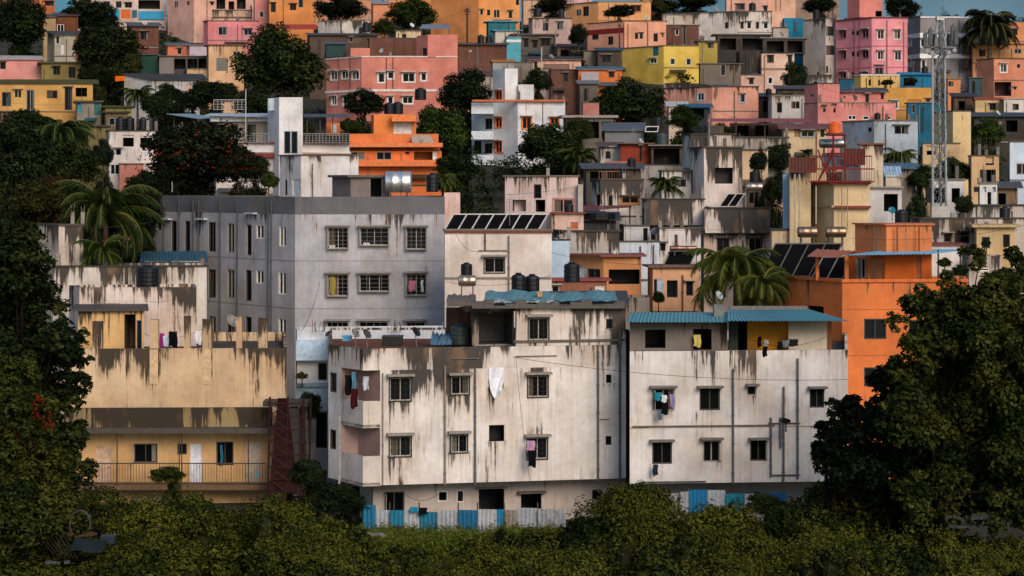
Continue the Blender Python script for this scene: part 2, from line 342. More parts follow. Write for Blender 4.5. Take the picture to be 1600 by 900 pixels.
def plan(L, C, R, Y, dl=None, dr=None, dep=8.0):
    s = F / Y; dr = .05 * (R - C) / s if dr is None else dr
    c = (X(C, Y), Y); r = (X(R, Y + dr), Y + dr)
    if L < C - .5:
        dl = max(2.5, .95 * (C - L) / s) if dl is None else dl
        return [(X(L, Y + dl), Y + dl), c, r, (X(R - 3, Y + dr + max(dl, dep * .6)), Y + dr + max(dl, dep * .6))], True
    return [(X(C + 2, Y + dep), Y + dep), c, r, (X(R - 2, Y + dr + dep), Y + dr + dep)], False
def inset(poly, a=.16):
    cx = sum(p[0] for p in poly) / len(poly); cy = sum(p[1] for p in poly) / len(poly); out = []
    for x, y in poly:
        d = math.hypot(x - cx, y - cy); k = max(.5, 1 - a * 1.4 / max(d, .01)); out.append((cx + (x - cx) * k, cy + (y - cy) * k))
    return out
class Blk: pass
def solid(root, part, L, C, R, T, B, Y, col, wins='', st=.5, roof='f', m=None, dl=None, dr=None, dep=8.0, step=None, drips=0.0, down=True, par=.55, rcol='4a453f'):
    """A walled block with real openings. L..C is its left face in the photograph, C..R its front."""
    poly, two = plan(L, C, R, Y, dl, dr, dep); h = Blk(); h.root = root; h.poly = poly
    zT = Z(T, Y); zB = Z(B, Y)
    if down: zB = min(zB, ground(Y) - (.6 if Y < 200 else 4.8))
    h.zT, h.zB, h.Y = zT, zB, Y
    fF = Face(poly[1], poly[2]); fL = Face(poly[0], poly[1]); h.F = fF; h.L = fL; h.C = C
    hf, hl, todo = [], [], []
    for (x0, x1, y0, y1, t, ex) in wl(wins):
        fc = fL if (two and (x0 + x1) / 2 < C) else fF
        q = fc.rect(x0, x1, y0, y1); q = (max(q[0], .06), min(q[1], fc.L - .06), max(q[2], zB + .02), min(q[3], zT - .05))
        if q[1] - q[0] < .12 or q[3] - q[2] < .12: continue
        (hl if fc is fL else hf).append(q); todo.append((fc, q, t, ex))
    mb = MB(); wallface(mb, fF, zB, zT, hf, st, fL.L, step, drips=drips); wallface(mb, fL, zB, zT, hl, st, 0, step, drips=drips)
    for a, b in ((2, 3), (3, 0)): wallface(mb, Face(poly[a], poly[b]), zB, zT, [], st, 30 * a)
    if roof == 'f':
        ip = inset(poly); n = len(poly); zr = max(zB + .1, zT - par)
        for i in range(n):
            j = (i + 1) % n; a, b, c, d = poly[i], poly[j], ip[j], ip[i]
            mb.q([(*a, zT), (*b, zT), (*c, zT), (*d, zT)], g=[st] * 4); mb.q([(*d, zT), (*c, zT), (*c, zr), (*d, zr)], g=[st * .8] * 4)
    if st >= .8 and m is None:               # old lime wash: paler than its mould
        ca = [int(col[k:k + 2], 16) for k in (0, 2, 4)]; col = '%02x%02x%02x' % tuple(int(.5 * x_ + .5 * y_) for x_, y_ in zip(ca, (222, 214, 206)))
    h.wall = mb.build(part, m or WALL, root, col)
    rm = MB()
    if roof == 'f':
        rm.q([(*p, zr) for p in ip]); rm.build('roof', DARK, root, rcol)
    elif roof[:1] == 's':                      # concrete slab, s:colour:overhang:thickness
        _, c, ov, th = (roof.split(':') + ['', '', ''])[:4]; ov = float(ov or .3); th = float(th or .16)
        cx = sum(p[0] for p in poly) / 4; cy = sum(p[1] for p in poly) / 4
        op = []
        for x, y in poly:
            d = math.hypot(x - cx, y - cy); k = 1 + ov * 1.4 / d; op.append((cx + (x - cx) * k, cy + (y - cy) * k))
        rm.prism(op, zT, zT + th); rm.build('roof', PAINT, root, c or '6b635a')
    elif roof[:1] == 't':                      # sloping corrugated sheet, t:colour:rise:overhang
        _, c, rise, ov = (roof.split(':') + ['', '', ''])[:4]; rise = float(rise or .8); ov = float(ov or .35)
        a, b = Vector((*poly[1], 0)), Vector((*poly[2], 0)); d3 = Vector((*poly[3], 0)); d0 = Vector((*poly[0], 0))
        fo = (a - d0).normalized() * ov; si = (b - a).normalized() * ov
        zz = Vector((0, 0, 1)); corr(rm, a + fo - si + zz * (zT - .1), b + fo + si + zz * (zT - .1), d3 + si + zz * (zT + rise), d0 - si + zz * (zT + rise))
        rm.build('roof', TIN, root, c or '5b5a58')
        gm = MB(); ins = [(*poly[0], zT), (*poly[3], zT), (*poly[3], zT + rise - .06), (*poly[0], zT + rise - .06)]
        gm.q(ins); gm.q([(*poly[0], zT), (*poly[1], zT), (*poly[0], zT + rise - .06)]); gm.q([(*poly[2], zT), (*poly[3], zT), (*poly[3], zT + rise - .06)])
        gm.build('gable', m or WALL, root, col)
    for (fc, q, t, ex) in todo: window(root, fc, *q, t, ex)
    return h
def corr(mb, a, b, c, d, per=.22, amp=.025, m=0):   # corrugated sheet a-b front edge, d-c back edge
    a, b, c, d = map(Vector, (a, b, c, d)); n = max(4, int((b - a).length / per * 4)); n = min(n, 400)
    nor = (b - a).cross(d - a).normalized(); k = len(mb.v)
    for i in range(n + 1):
        t = i / n; o = nor * amp * math.sin(t * n / 4 * 6.2832)
        mb.v += [tuple(a.lerp(b, t) + o), tuple(d.lerp(c, t) + o)]; mb.g += [0., 0.]
    for i in range(n): mb.f.append((k + 2 * i, k + 2 * i + 2, k + 2 * i + 3, k + 2 * i + 1)); mb.m.append(m); mb.uv += [(i / n, 0), ((i + 1) / n, 0), ((i + 1) / n, 1), (i / n, 1)]
def H(label, L, C, R, T, B, Y, col, wins='', name='house', cat='house', group=None, part='wall', **kw):
    r = empty(name, (X(C, Y), Y, min(Z(B, Y), ground(Y)) if kw.get('down', True) else Z(B, Y)), label, cat, group)
    h = solid(r, part, L, C, R, T, B, Y, col, wins, **kw)
    if name in ('house',) and Y > 120: fittings(h, wl(wins), kw, T, B)
    return h
def fittings(h, W, kw, T, B):                # copings, pipes, ledges, shades and roof stubs that ordinary houses carry
    g = random.Random(int(h.Y * 13 + T * 7 + h.C)); fc = h.F; L = fc.L; vis = (B - T) * h.Y / F
    roof = kw.get('roof', 'f')
    if roof == 'f' and L > 1.2:
        mb = MB(); th = g.uniform(.08, .16); ov = g.uniform(.04, .12)
        for f_ in (h.L, fc):
            f_.box(mb, -(ov if f_ is h.L else 0), f_.L + (0 if f_ is h.L else ov), h.zT + .002, h.zT + th, -.22, ov)
        mb.build('coping', PAINT, h.root, g.choice(['4a433b', '3a352f', '5d554b', '6e655a', '2f2b27']))
        if g.random() < .55:                 # stub columns with bars left for another floor
            for t in g.sample([.03, .3, .55, .8, .97], g.randint(1, 3)):
                u = L * t; mb = MB(); hh = g.uniform(.3, .9); fc.box(mb, u - .12, u + .12, h.zT + .0, h.zT + th + hh, -.30, -.06); s_ = h.zT + th + hh
                for q in (-.07, .07): mb.tube(fc.pt(u + q, s_ - .05, -.2), fc.pt(u + q * 1.6, s_ + g.uniform(.2, .5), -.18), .014, n=4)
                mb.build('stub_column', PAINT, h.root, g.choice(['6a6258', '8a8176', '57504a']))
    if roof and g.random() < .5:              # a rooftop aerial
        u = L * g.uniform(.1, .9); hh = g.uniform(1.0, 2.2); mb = MB(); q = fc.pt(u, h.zT, -g.uniform(.3, 1.5)); mb.tube(q - Vector((0, 0, .5)), q + Vector((0, 0, hh)), .022, n=4)
        if g.random() < .6:
            for k in range(g.randint(2, 4)): z = hh - .12 - .14 * k; mb.tube(q + Vector((-.35 + .05 * k, 0, z)), q + Vector((.35 - .05 * k, .05, z)), .012, n=4)
        mb.build('aerial', PAINT, h.root, g.choice(['4a4642', '7a756e', '2f2d2b']))
    if vis > 1.5 and L > 2.5:
        free = lambda u: all(not (fc.u(w_[0]) - .15 < u < fc.u(w_[1]) + .15) for w_ in W if w_[0] >= h.C - 1)
        for _ in range(g.randint(1, 3)):
            u = L * g.uniform(.06, .94)
            if free(u):
                mb = MB(); r_ = g.uniform(.035, .06); mb.tube(fc.pt(u, h.zT - vis - .5, .07), fc.pt(u, h.zT - g.uniform(.1, .6), .07), r_)
                z = h.zT - vis
                while z < h.zT - .7: mb.tube(fc.pt(u, z, .07), fc.pt(u, z + .1, .07), r_ * 1.5); z += 1.3
                mb.build('drain_pipe', PAINT, h.root, g.choice(['3f3a35', '5a544c', '7d766c', '6a3f35']))
        z = h.zT - g.uniform(2.5, 3.1)
        if vis > 3.2 and all(not (Z(w_[3], h.Y) - .1 < z < Z(w_[2], h.Y) + .1) for w_ in W): 
            mb = MB(); fc.box(mb, 0, L, z, z + .1, -.01, g.uniform(.05, .14)); mb.build('ledge', PAINT, h.root, g.choice(['6a6056', '8a7f73', '4f4840']))
        for w_ in W:                          # sunshades and sills
            if w_[4] in 'wkW' and w_[0] >= h.C - 1 and g.random() < .6:
                u0, u1, v0, v1 = fc.rect(*w_[:4])
                if u0 < 0 or u1 > L: continue
                mb = MB(); fc.box(mb, u0 - .15, u1 + .15, v1 + .06, v1 + .13, -.01, g.uniform(.3, .5)); mb.build('sunshade', PAINT, h.root, g.choice(['8a8074', '6a6259', 'a59a8c', '57504a']))
        if g.random() < .45:                  # lean-to sheet along part of the front
            t0 = g.uniform(0, .5); t1 = min(1, t0 + g.uniform(.3, .5)); z = h.zT - vis * g.uniform(.55, .8); mb = MB(); d = g.uniform(.7, 1.3)
            if all(not (Z(w_[3], h.Y) - .1 < z < Z(w_[2], h.Y) + .1) for w_ in W):
                corr(mb, fc.pt(L * t0, z - .35, d), fc.pt(L * t1, z - .35 + g.uniform(-.1, .1), d), fc.pt(L * t1, z, .01), fc.pt(L * t0, z, .01)); mb.build('awning', TIN, h.root, g.choice(['3a3a3a', '4a4642', '5a3a30', '2f5a6a', '6a6a68', '4a3f38']))
def band(h, y0, y1, col, proud=.04, name='band', faces='LF', x0=None, x1=None):
    mb = MB()
    for k in faces:
        fc = h.F if k == 'F' else h.L; Yr = h.Y
        z0, z1 = Z(y1, Yr), Z(y0, Yr); u0 = 0 if x0 is None else fc.u(x0); u1 = fc.L if x1 is None else fc.u(x1)
        fc.box(mb, u0 - (proud if k == 'L' or x0 is None else 0) * (1 if k == 'L' else .0), u1 + (proud if k == 'L' else 0), z0, z1, -.02, proud)
    return mb.build(name, PAINT, h.root, col)
def pipe(h, px, y0, y1, col='6f6a64', r=.05, face='F', name='drain_pipe', off=.08):
    fc = h.F if face == 'F' else h.L; u = fc.u(px); Yp = fc.Y(px); mb = MB(); a, b = Z(y1, Yp), Z(y0, Yp)
    mb.tube(fc.pt(u, a, off), fc.pt(u, b, off), r)
    z = a + .6
    while z < b: mb.tube(fc.pt(u, z - .05, off), fc.pt(u, z + .05, off), r * 1.35); fc.box(mb, u - .02, u + .02, z - .02, z + .02, -.01, off - r * .5); z += 1.5
    return mb.build(name, PAINT, h.root, col)
def hpipe(h, x0, x1, y, col='6f6a64', r=.04, name='water_pipe', face='F', off=.08):
    fc = h.F if face == 'F' else h.L; Yp = fc.Y((x0 + x1) / 2); mb = MB(); z = Z(y, Yp); mb.tube(fc.pt(fc.u(x0), z, off), fc.pt(fc.u(x1), z, off), r)
    return mb.build(name, PAINT, h.root, col)
def ledge(h, x0, x1, y0, y1, col, proud=.3, face='F', name='ledge', m=None):
    fc = h.F if face == 'F' else h.L; u0, u1, v0, v1 = fc.rect(x0, x1, y0, y1); mb = MB(); fc.box(mb, u0, u1, v0, v1, -.01, proud)
    return mb.build(name, m or PAINT, h.root, col)
# ------------------------------------------------------------------ foliage
def leaf_mesh(name, c, nrm, size, tint, aspect=.55, mats=None):
    N = len(c); r = RNG.normal(size=(N, 3)); nrm = nrm / (np.linalg.norm(nrm, axis=1, keepdims=True) + 1e-9)
    t = r - (r * nrm).sum(1, keepdims=True) * nrm; t /= np.linalg.norm(t, axis=1, keepdims=True) + 1e-9
    b = np.cross(nrm, t); s = size[:, None]
    droop = nrm * s * .18
    v = np.stack([c - t * s * .5 - droop, c + b * s * aspect * .5 + droop * .3, c + t * s * .5 - droop, c - b * s * aspect * .5 + droop * .3], 1).reshape(-1, 3)
    me = bpy.data.meshes.new(name); me.vertices.add(4 * N); me.vertices.foreach_set('co', v.astype(np.float32).ravel())
    me.loops.add(4 * N); me.loops.foreach_set('vertex_index', np.arange(4 * N, dtype=np.int32)); me.polygons.add(N)
    me.polygons.foreach_set('loop_start', np.arange(0, 4 * N, 4, dtype=np.int32)); me.polygons.foreach_set('loop_total', np.full(N, 4, dtype=np.int32))
    at = me.attributes.new('grime', 'FLOAT', 'POINT'); at.data.foreach_set('value', np.repeat(tint, 4).astype(np.float32))
    me.update(calc_edges=True); me.materials.append(LEAF); return me
def rand_dirs(n):
    d = RNG.normal(size=(n, 3)); return d / np.linalg.norm(d, axis=1, keepdims=True)
def clump_points(cc, cr, n, flat=1.0, shell=(.55, 1.06), up=.5, tint0=.5):
    """n leaves round one clump centre cc of radius cr: positions, normals, tints"""
    d = rand_dirs(n); d[:, 2] = np.where(RNG.random(n) < .6, np.abs(d[:, 2]), d[:, 2])
    r = cr * RNG.uniform(*shell, n) * (1 + .22 * np.sin(d[:, 0] * 5 + cc[0] * 9) * np.sin(d[:, 2] * 4 + cc[2] * 7))
    p = np.array(cc) + d * r[:, None] * np.array([1, 1, flat]); nn = d * .7 + rand_dirs(n) * .6 + np.array([0, 0, up])
    return p, nn, np.clip(tint0 + RNG.normal(0, .16, n), 0, 1)
def crown_mesh(name, clumps, leaf, dens, flat=.8, aspect=.55, up=.5):
    Pn, Nn, Tn, Sn = [], [], [], []
    for (x, y, z, r, ti) in clumps:
        n = max(12, int(dens * r * r)); p, nn, t = clump_points((x, y, z), r, n, flat, up=up, tint0=ti); Pn.append(p); Nn.append(nn); Tn.append(t); Sn.append(leaf * RNG.uniform(.6, 1.35, n))
    return leaf_mesh(name, np.concatenate(Pn), np.concatenate(Nn), np.concatenate(Sn), np.concatenate(Tn), aspect)
def unit_clumps(k, seed, rr=(.20, .42), squash=1.0):
    g = np.random.default_rng(seed); out = []
    for _ in range(k):
        d = g.normal(size=3); d /= np.linalg.norm(d); q = g.uniform(.25, .86) ** .6
        if d[2] < -.35: d[2] *= .5
        r = g.uniform(*rr); out.append((d[0] * q * (1 - r * .35), d[1] * q * (1 - r * .35), d[2] * q * squash * (1 - r * .35), r, float(np.clip(g.normal(.5, .17), .1, .9))))
    return out
CROWNS = {}
def crown_proto(i):                            # unit crowns, shared by the many small trees
    if i not in CROWNS: CROWNS[i] = crown_mesh('tree_crown', unit_clumps(46 + 5 * (i % 3), 40 + i), .095, 2600, .85)
    return CROWNS[i]
def trunk(root, h, r, spread, seed, name='trunk', lean=0.0, k=6):
    g = random.Random(seed); mb = MB(); p = Vector(root.location); top = p + Vector((lean, 0, h))
    mid = p.lerp(top, .5) + Vector((g.uniform(-.1, .1) * h * .4, 0, 0)); mb.tube(p - Vector((0, 0, .4)), mid, r, n=7, r2=r * .75); mb.tube(mid, top, r * .75, n=7, r2=r * .45)
    for i in range(k):
        a = g.uniform(0, 6.28); q = mid.lerp(top, g.uniform(.2, 1)); e = q + Vector((math.cos(a) * spread * .7, math.sin(a) * spread * .7, spread * g.uniform(.3, .8))); mb.tube(q, e, r * .35, n=5, r2=r * .08)
    return mb.build(name, BARK, root, '4a3b2c', True)
TREE_N = [0]
def tree(label, px, py, wpx, hpx, Y, col='24300f', group=None, name='tree', blossom=0, low=.35):
    """px,py is the crown's middle, wpx/hpx its size in the photograph at depth Y"""
    TREE_N[0] += 1; i = TREE_N[0]; s = F / Y; c = P(px, py, Y); rx, rz = wpx / s / 2, hpx / s / 2
    low_ = name == 'bush' and .2 < c.z - rz - ground(Y, c.x) < 3.4 and Y < 104; gz = min(ground(Y, c.x), c.z - rz * .9) if name == 'tree' or low_ else c.z - rz * .95; root = empty(name, (c.x, Y, gz), label, 'tree', group)
    cr = bpy.data.objects.new('crown', crown_proto(i % 6)); COL.objects.link(cr); cr.parent = root; cr.location = (0, 0, c.z - gz)
    cr.scale = (rx, (rx + rz) / 2, rz); cr.rotation_euler = (0, 0, random.uniform(0, 6.28)); cr.color = (*lin(col), 1)
    trunk(root, c.z - gz, max(.1, rx * .07) if name == 'tree' else .04, rx * .8 if name == 'tree' else rx * .4, i)
    gap = c.z - rz * .6 - gz
    if gap > .8 and (name == 'tree' or low_):
        lc = bpy.data.objects.new('lower_branches', crown_proto((i + 3) % 6)); COL.objects.link(lc); lc.parent = root; hz = gap / 2 + rz * .35; lc.location = (random.uniform(-.2, .2) * rx, .3, gap - hz + rz * .2)
        lc.scale = (rx * .82, (rx + rz) / 2 * .8, hz); lc.rotation_euler = (0, 0, random.uniform(0, 6.28)); lc.color = (*lin(col), 1)
    if blossom:
        d = rand_dirs(blossom); d[:, 2] = np.abs(d[:, 2]) * 1.0 - .25; d[:, 1] = -np.abs(d[:, 1]); p = d * RNG.uniform(.84, 1.0, blossom)[:, None]
        me = leaf_mesh('blossoms', p, d + rand_dirs(blossom) * .5, np.full(blossom, .055), RNG.random(blossom), .9); me.materials[0] = CLOTH
        bo = bpy.data.objects.new('blossoms', me); COL.objects.link(bo); bo.parent = root; bo.location = (0, 0, c.z - gz); bo.scale = cr.scale; bo.color = (*lin('6a2612'), 1)
    return root
def hero_tree(label, clumps, Y, leaf, dens, col, name='tree', base=None, thick=.3, depth=2.2, flat=.85, aspect=.6, up=.55, sub=7, cat='tree'):
    """crown given as (px,py,radius px) lobes, each broken into smaller clumps with depth of their own"""
    s = F / Y; cl = []
    for (px, py, rp) in clumps:
        R = rp / s; c = P(px, py, Y + random.uniform(-.5, .5) * depth)
        for k in range(max(3, int(sub * 1.7 * (rp / 40) ** 1.4))):
            d = rand_dirs(1)[0]; q = random.uniform(.2, .95) ** .5; r = R * random.uniform(.22, .42)
            cl.append((c.x + d[0] * R * q * .85, c.y + d[1] * R * q * .85, c.z + d[2] * R * q * .8, r, min(.9, max(.1, random.gauss(.5, .17)))))
    me = crown_mesh('crown', cl, leaf, dens, flat, aspect, up); bx, by = base if base else (clumps[0][0], None)
    root = empty(name, (X(bx, Y), Y, ground(Y)), label, cat); me.transform(Matrix.Translation(-Vector(root.location)))
    o = bpy.data.objects.new('crown', me); COL.objects.link(o); o.parent = root; o.color = (*lin(col), 1)
    mb = MB(); p = Vector(root.location); mid = p.copy(); zs = [c[2] for c in cl]; mid.z = p.z + (sum(zs) / len(zs) - p.z) * .7
    mb.tube(p - Vector((0, 0, .5)), mid, thick, n=8, r2=thick * .6)
    for c in random.sample(cl, min(14, len(cl))):
        e = Vector(c[:3]); m_ = p.lerp(mid, random.uniform(.5, 1)); k = m_.lerp(e, .55) + Vector((0, 0, .3)); mb.tube(m_, k, thick * .34, n=5, r2=thick * .2); mb.tube(k, e, thick * .2, n=5, r2=thick * .05)
    mb.build('trunk', BARK, root, '211a12', True); return root, cl
def blossoms(root, pts, n, size, col, name='blossoms'):
    P_, N_ = [], []
    for (c, r) in pts:
        d = rand_dirs(n); P_.append(np.array(c) + d * r * RNG.random(n)[:, None] ** .4); N_.append(d + np.array([0, -.6, .3]))
    N = len(pts) * n; me = leaf_mesh(name, np.concatenate(P_) - np.array(root.location), np.concatenate(N_), size * RNG.uniform(.6, 1.2, N), RNG.random(N), .85); me.materials[0] = CLOTH
    o = bpy.data.objects.new(name, me); COL.objects.link(o); o.parent = root; o.color = (*lin(col), 1); return o
def palm(label, px, py, rpx, Y, col='2c3a12', fronds=20, base=None, lean=0.0, droop=1.0, name='palm_tree', base_z=None):
    """px,py is the growing point, rpx the frond length in the photograph"""
    s = F / Y; R = rpx * 1.1 / s; c = P(px, py, Y); gz = min(ground(Y), c.z - 1.5) if base_z is None else base_z; root = empty(name, (c.x - lean, Y, gz), label, 'palm tree')
    Pn, Nn, Sn, Tn = [], [], [], []; g = random.Random(int(px * 7 + py)); rb = MB(); V4 = []; T4 = []
    fronds = int(fronds * 1.9)
    for k in range(fronds):
        a = k * 2.39996 + g.uniform(-.2, .2); el = g.uniform(-.15, 1.35) if k % 4 else g.uniform(1.0, 1.5); L = R * g.uniform(.85, 1.12); h = Vector((math.cos(a), math.sin(a) * .9, 0)); pts = []; q = Vector(c); e = el; n = 14; dr_ = droop * g.uniform(.85, 1.7); ti = g.uniform(.2, .75)
        for i in range(n + 1):
            pts.append(q.copy()); q = q + (h * math.cos(e) + Vector((0, 0, 1)) * math.sin(e)) * (L / n); e -= dr_ * .115 * (1 + i * .06) * (1.0 if el > .2 else .7)
        side = h.cross(Vector((0, 0, 1))).normalized()
        for i in range(n): rb.tube(pts[i], pts[i + 1], R * .012 * (1.2 - i / n), n=4, r2=R * .012 * (1.2 - (i + 1) / n))
        M = 44
        for j in range(2, M):
            f = j / M * n; i = min(n - 1, int(f)); p = pts[i].lerp(pts[i + 1], f - i); tan = (pts[i + 1] - pts[i]).normalized(); nr = side.cross(tan).normalized()
            ll = R * g.uniform(.24, .31) * (math.sin(math.pi * min(1, .12 + j / M * .92)) ** .6) * g.uniform(.85, 1.1)
            for sg in (1, -1):
                dr = (side * sg * .85 + tan * .55 - Vector((0, 0, 1)) * g.uniform(.25, .75) * droop + nr * .1).normalized(); wv = tan * R * .0125
                V4 += [p - wv, p + wv, p + dr * ll * .6 + wv * .7 - Vector((0, 0, ll * .03)), p + dr * ll - Vector((0, 0, ll * .15))]; T4.append(min(.95, max(.05, ti + g.uniform(-.15, .15))))
    N = len(T4); me = bpy.data.meshes.new('fronds'); va = np.array([tuple(v) for v in V4]) - np.array(root.location)
    me.from_pydata(va.tolist(), [], [(4 * i, 4 * i + 1, 4 * i + 2, 4 * i + 3) for i in range(N)]); at = me.attributes.new('grime', 'FLOAT', 'POINT'); at.data.foreach_set('value', np.repeat(np.array(T4), 4).astype(np.float32)); me.materials.append(LEAF)
    o = bpy.data.objects.new('fronds', me); COL.objects.link(o); o.parent = root; o.color = (*lin(col), 1)
    rb.build('frond_stalks', LEAF, root, '4a4a1c')
    mb = MB(); p = Vector(root.location); zz = c.z - gz; prev = p - Vector((0, 0, .3))
    for k in range(1, 9):
        t = k / 8; q = p + Vector((lean * t * t, 0, zz * t)); mb.tube(prev, q, max(.09, R * .05) * (1.25 - .4 * t), n=8, r2=max(.09, R * .05) * (1.2 - .4 * t)); prev = q
    mb.build('trunk', BARK, root, '5a4c3c', True); return root

# ------------------------------------------------------------------ roof-top and wall things
def tank(label, x0, x1, y0, y1, Y, col='0c0d0f', name='water_tank', group=None, ribs=4):
    s = F / Y; r = (x1 - x0) / s / 2; b = P((x0 + x1) / 2, y1, Y); h = (y1 - y0) / s; root = empty(name, b, label, 'water tank', group)
    pr = [(0, 0), (r * .96, 0)]; n = ribs
    for i in range(n):
        a, c = i / n * .82 * h, (i + 1) / n * .82 * h; pr += [(r * .96, a + .02 * h), (r, a + .05 * h), (r, c - .03 * h), (r * .96, c)]
    pr += [(r * .9, .87 * h), (r * .42, .94 * h), (r * .40, .945 * h), (0, .945 * h)]; mb = MB(); mb.lathe(pr, b, n=18); mb.build('tank_body', PLASTIC, root, col)
    lb = MB(); lb.lathe([(r * .38, .93 * h), (r * .42, .945 * h), (r * .42, .99 * h), (r * .30, h), (0, h)], b, n=14); lb.build('lid', PLASTIC, root, col); return root
def cyl_tank(label, x0, x1, y0, y1, Y, col='9a948c', leg=.5, group=None, name='steel_water_cylinder'):
    s = F / Y; r = (y1 - y0) / s / 2; a = P(x0, (y0 + y1) / 2, Y); b = P(x1, (y0 + y1) / 2, Y); L = (b - a).length; root = empty(name, (a.x + L / 2, Y, a.z - r - leg), label, 'water cylinder', group)
    mb = MB(); mb.lathe([(0, 0), (r * .8, .01), (r * .97, .05), (r, .1), (r, L * .3), (r * 1.02, L * .31), (r, L * .32), (r, L * .68), (r * 1.02, L * .69), (r, L * .7), (r, L - .1), (r * .97, L - .05), (r * .8, L - .01), (0, L)], a, n=22, axis='x'); mb.build('drum', STEEL, root, col, True)
    sb = MB()
    for f in (.18, .82):
        for dy in (-.7, .7): sb.tube(P(x0, 0, Y).xyz * 0 + Vector((a.x + L * f, Y + dy * r, a.z - r - leg)), Vector((a.x + L * f, Y + dy * r * .7, a.z - r * .7)), .035)
        sb.tube(Vector((a.x + L * f, Y - r * .7, a.z - r * .95)), Vector((a.x + L * f, Y + r * .7, a.z - r * .95)), .035)
    for dy in (-.7, .7): sb.tube(Vector((a.x + L * .18, Y + dy * r * .8, a.z - r * .95)), Vector((a.x + L * .82, Y + dy * r * .8, a.z - r * .95)), .03)
    sb.build('stand', PAINT, root, '55504a'); return root
def dish(label, px, py, dpx, Y, face=(.5, -.6, .55), col='6a6c6e', mast=.9, group=None):
    s = F / Y; r = dpx / s / 2; c = P(px, py, Y); n = Vector(face).normalized(); e = n.orthogonal().normalized(); g = n.cross(e); root = empty('satellite_dish', c - Vector((0, 0, mast)), label, 'satellite dish', group)
    mb = MB(); pts = []; K = 16
    rings = [0, .35, .7, 1.0]
    for sgn, th in ((1, 0), (-1, -.02)):
        for q0, q1 in zip(rings[:-1], rings[1:]):
            for i in range(K):
                a0, a1 = 6.2832 * i / K, 6.2832 * (i + 1) / K
                pt = lambda q, a: c + (e * math.cos(a) * .88 + g * math.sin(a)) * r * q + n * (r * .28 * (q * q - 1) + th)
                f = [pt(q0, a0), pt(q1, a0), pt(q1, a1), pt(q0, a1)]; mb.q(f if sgn > 0 else f[::-1])
    mb.build('bowl', PLASTIC, root, col)
    ab = MB(); tip = c + n * r * .75 - Vector((0, 0, r * .1)); ab.tube(c - Vector((0, 0, r * .8)), tip, .012); ab.tube(c + e * r * .6, tip, .008, n=4); ab.tube(tip, tip - n * .12, .035); ab.build('feed_arm', PAINT, root, '55555a')
    pb = MB(); pb.tube(c - Vector((0, 0, mast)), c - n * r * .3, .03); pb.build('mast', PAINT, root, '6a6560'); return root
def solar(label, x0, x1, yt, yb, Y, n=6, shear=0, tilt=1.2, slat='c9c4bb', cat='solar panel', group=None, name='solar_panel'):
    """tilted dark collector row; shear shifts its top edge right by that many pixels"""
    a, b = P(x0, yb, Y), P(x1, yb, Y); d, c = P(x0 + shear, yt, Y + tilt), P(x1 + shear, yt, Y + tilt); root = empty(name, (a.x, Y, a.z), label, cat, group)
    nor = (b - a).cross(d - a).normalized(); mb = MB()
    for i in range(n):
        t0, t1 = (i + .03) / n, (i + .97) / n; q = [a.lerp(b, t0), a.lerp(b, t1), d.lerp(c, t1), d.lerp(c, t0)]; mb.hexa([v - nor * .06 for v in q] + q)
    mb.build('collector', DARK, root, '0a0909')
    fb = MB()
    for i in range(n + 1): fb.tube(a.lerp(b, i / n) + nor * .03, d.lerp(c, i / n) + nor * .03, .045, n=4)
    fb.tube(a + nor * .02, b + nor * .02, .045, n=4); fb.tube(d + nor * .02, c + nor * .02, .05, n=4); fb.build('frame', PAINT, root, slat)
    lb = MB(); lb.tube(d, d - Vector((0, 0, d.z - a.z)), .04, n=4); lb.tube(c, c - Vector((0, 0, c.z - b.z)), .04, n=4); lb.tube(d - Vector((0, 0, .1)), c - Vector((0, 0, .1)), .04, n=4); lb.build('support', PAINT, root, '4a4642'); return root
def pole(label, px, y0, y1, Y, r=.05, col='5a5650', name='pole', cat='pole', arms=(), group=None):
    a, b = P(px, y1, Y), P(px, y0, Y); root = empty(name, a, label, cat, group); mb = MB(); mb.tube(a, b, r, r2=r * .8); mb.build('post', PAINT, root, col)
    for (dy, half) in arms:
        s = F / Y; z = b.z - dy / s; m2 = MB(); m2.tube(Vector((a.x - half / s, Y - .06, z)), Vector((a.x + half / s, Y - .06, z)), r * .7, n=4); m2.build('crossarm', PAINT, root, col)
    return root
def cable(label, pts, Y, r=.014, sag=.4, col='1c1a18'):
    q = [P(p[0], p[1], p[2] if len(p) > 2 else Y) for p in pts]; mb = MB()
    for a, b in zip(q[:-1], q[1:]):
        n = 14; pv = a
        for i in range(1, n + 1):
            t = i / n; p = a.lerp(b, t) - Vector((0, 0, sag * 4 * t * (1 - t))); mb.tube(pv, p, r, n=4); pv = p
    return tag(mb.build('cable', PAINT, None, col), label, 'cable')
def sheet_bm(c, nx, ny, fn, th=.02):           # wavy cloth with a thickness
    mb = MB()
    for i in range(nx):
        for j in range(ny):
            q = [Vector(fn(a / nx, b / ny)) for a, b in ((i, j), (i + 1, j), (i + 1, j + 1), (i, j + 1))]; mb.q(q); mb.q([v + Vector((0, th, 0)) for v in q][::-1])
    return mb
def garment(label, x0, x1, y0, y1, Y, col, name='garment', cat='laundry', wave=.05, taper=1.0, group=None, off=.42):
    a = P(x0, y0, Y); b = P(x1, y1, Y); ph = random.uniform(0, 6)
    def fn(u, v):
        uu = .5 + (u - .5) * (1 + (taper - 1) * v); return (a.x + (b.x - a.x) * uu + .02 * math.sin(v * 7 + ph), Y - off + wave * math.sin(u * 9 + ph + v * 2) * (.3 + v), a.z + (b.z - a.z) * v * (1 + .07 * math.sin(u * 5 + ph)))
    return tag(sheet_bm(None, 7, 7, fn).build(name, CLOTH, None, col), label, cat, group)
def clothes_on(mbs): pass
